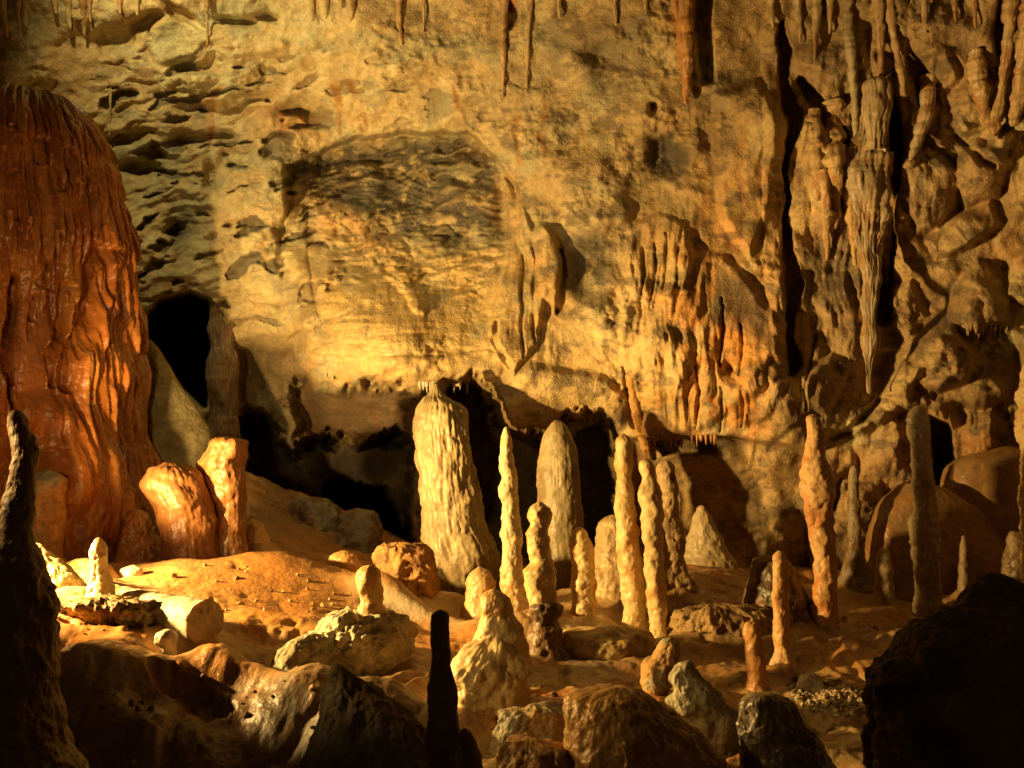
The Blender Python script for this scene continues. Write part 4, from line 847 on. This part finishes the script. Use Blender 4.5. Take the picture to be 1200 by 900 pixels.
cf = paint(cf, PALE, 0.8 * np.clip(.35 * blob(pu, pv, 70, 680, 50, 25, 20, 1.5) + blob(pu, pv, 480, 708, 60, 18, 10, 1.4) + blob(pu, pv, 700, 745, 60, 40, 0, 1.6) * 0.9, 0, 1))
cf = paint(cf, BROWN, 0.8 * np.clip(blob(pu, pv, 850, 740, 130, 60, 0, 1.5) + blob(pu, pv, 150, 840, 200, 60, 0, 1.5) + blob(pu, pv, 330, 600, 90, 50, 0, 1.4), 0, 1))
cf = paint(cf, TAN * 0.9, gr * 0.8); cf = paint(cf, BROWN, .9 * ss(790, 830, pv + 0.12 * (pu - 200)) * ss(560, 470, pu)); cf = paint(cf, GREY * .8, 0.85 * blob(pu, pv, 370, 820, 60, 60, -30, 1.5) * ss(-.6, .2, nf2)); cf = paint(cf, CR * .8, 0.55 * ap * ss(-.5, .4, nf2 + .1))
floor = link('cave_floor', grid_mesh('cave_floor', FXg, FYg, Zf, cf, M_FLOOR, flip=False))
tag(floor, kind='structure')
def floorZ(x, y):
    return float(tps(fx, fyy, fz, np.array([x]), np.array([y]), 2.0, 0.0015)[0])
print('floor', time.time() - T0)

# gravel on the floor: broken calcite too small to tell apart
def rubble(label, spots, n, s0, s1, cols, sd):
    r = np.random.RandomState(sd); vs_, fs, cc = [], [], []
    ico = [(0,0,1),(.9,0,.3),(.28,.85,.3),(-.72,.52,.3),(-.72,-.52,.3),(.28,-.85,.3),(.72,.52,-.35),(-.28,.85,-.35),(-.9,0,-.35),(-.28,-.85,-.35),(.72,-.52,-.35),(0,0,-1)]
    fc = [(0,1,2),(0,2,3),(0,3,4),(0,4,5),(0,5,1),(1,6,2),(2,7,3),(3,8,4),(4,9,5),(5,10,1),(6,7,2),(7,8,3),(8,9,4),(9,10,5),(10,6,1),(11,7,6),(11,8,7),(11,9,8),(11,10,9),(11,6,10)]
    for i in range(n):
        cu_, cv_, ru, rv, Y = spots[r.randint(len(spots))]
        a = r.rand() * 6.28; q_ = math.sqrt(r.rand())
        x, y, z = P(cu_ + ru * q_ * math.cos(a), 700, Y); y = Y + rv * q_ * math.sin(a)
        j = np.argmin(np.abs(ry - y)); k = np.argmin(np.abs(FXg[j] - x)); z = Zf[j, k]
        s_ = s0 + (s1 - s0) * r.rand() ** 2; b = len(vs_); col = cols[r.randint(len(cols))]
        R3 = r.normal(size=(3, 3)); R3, _ = np.linalg.qr(R3)
        for p in ico:
            w = R3 @ (np.array(p) * (.7 + .6 * r.rand()) * np.array([1, .8, .6]))
            vs_.append((x + s_ * w[0], y + s_ * w[1], z + s_ * (w[2] + .2))); cc.append((*col, 1))
        fs += [(b + p[0], b + p[1], b + p[2]) for p in fc]
    me = bpy.data.meshes.new('rubble'); me.from_pydata(vs_, [], fs)
    ca = me.color_attributes.new('mineral', 'FLOAT_COLOR', 'POINT'); ca.data.foreach_set('color', np.array(cc, np.float32).ravel())
    me.materials.append(M_ROUGH); o = link('rubble', me); tag(o, label, 'rubble', kind='stuff')
rubble('gravelly patch of crumbled calcite on the near slope', [(968, 822, 44, .35, 6.9)], 900, .008, .028, [TAN, PALE, C3(.4, .28, .14)], 1)
rubble('scattered crumbs and chips lying over the bare cave floor', [(1040, 0, 60, .5, 9.2), (300, 0, 120, .8, 8.4), (850, 0, 60, .5, 9.2), (130, 0, 60, .4, 7.3), (640, 0, 90, .8, 6.4), (250, 0, 160, .7, 6.0), (380, 0, 80, .4, 12.0)], 420, .008, .035, [TAN, BROWN, C3(.45, .25, .1)], 2)
print('done', time.time() - T0)
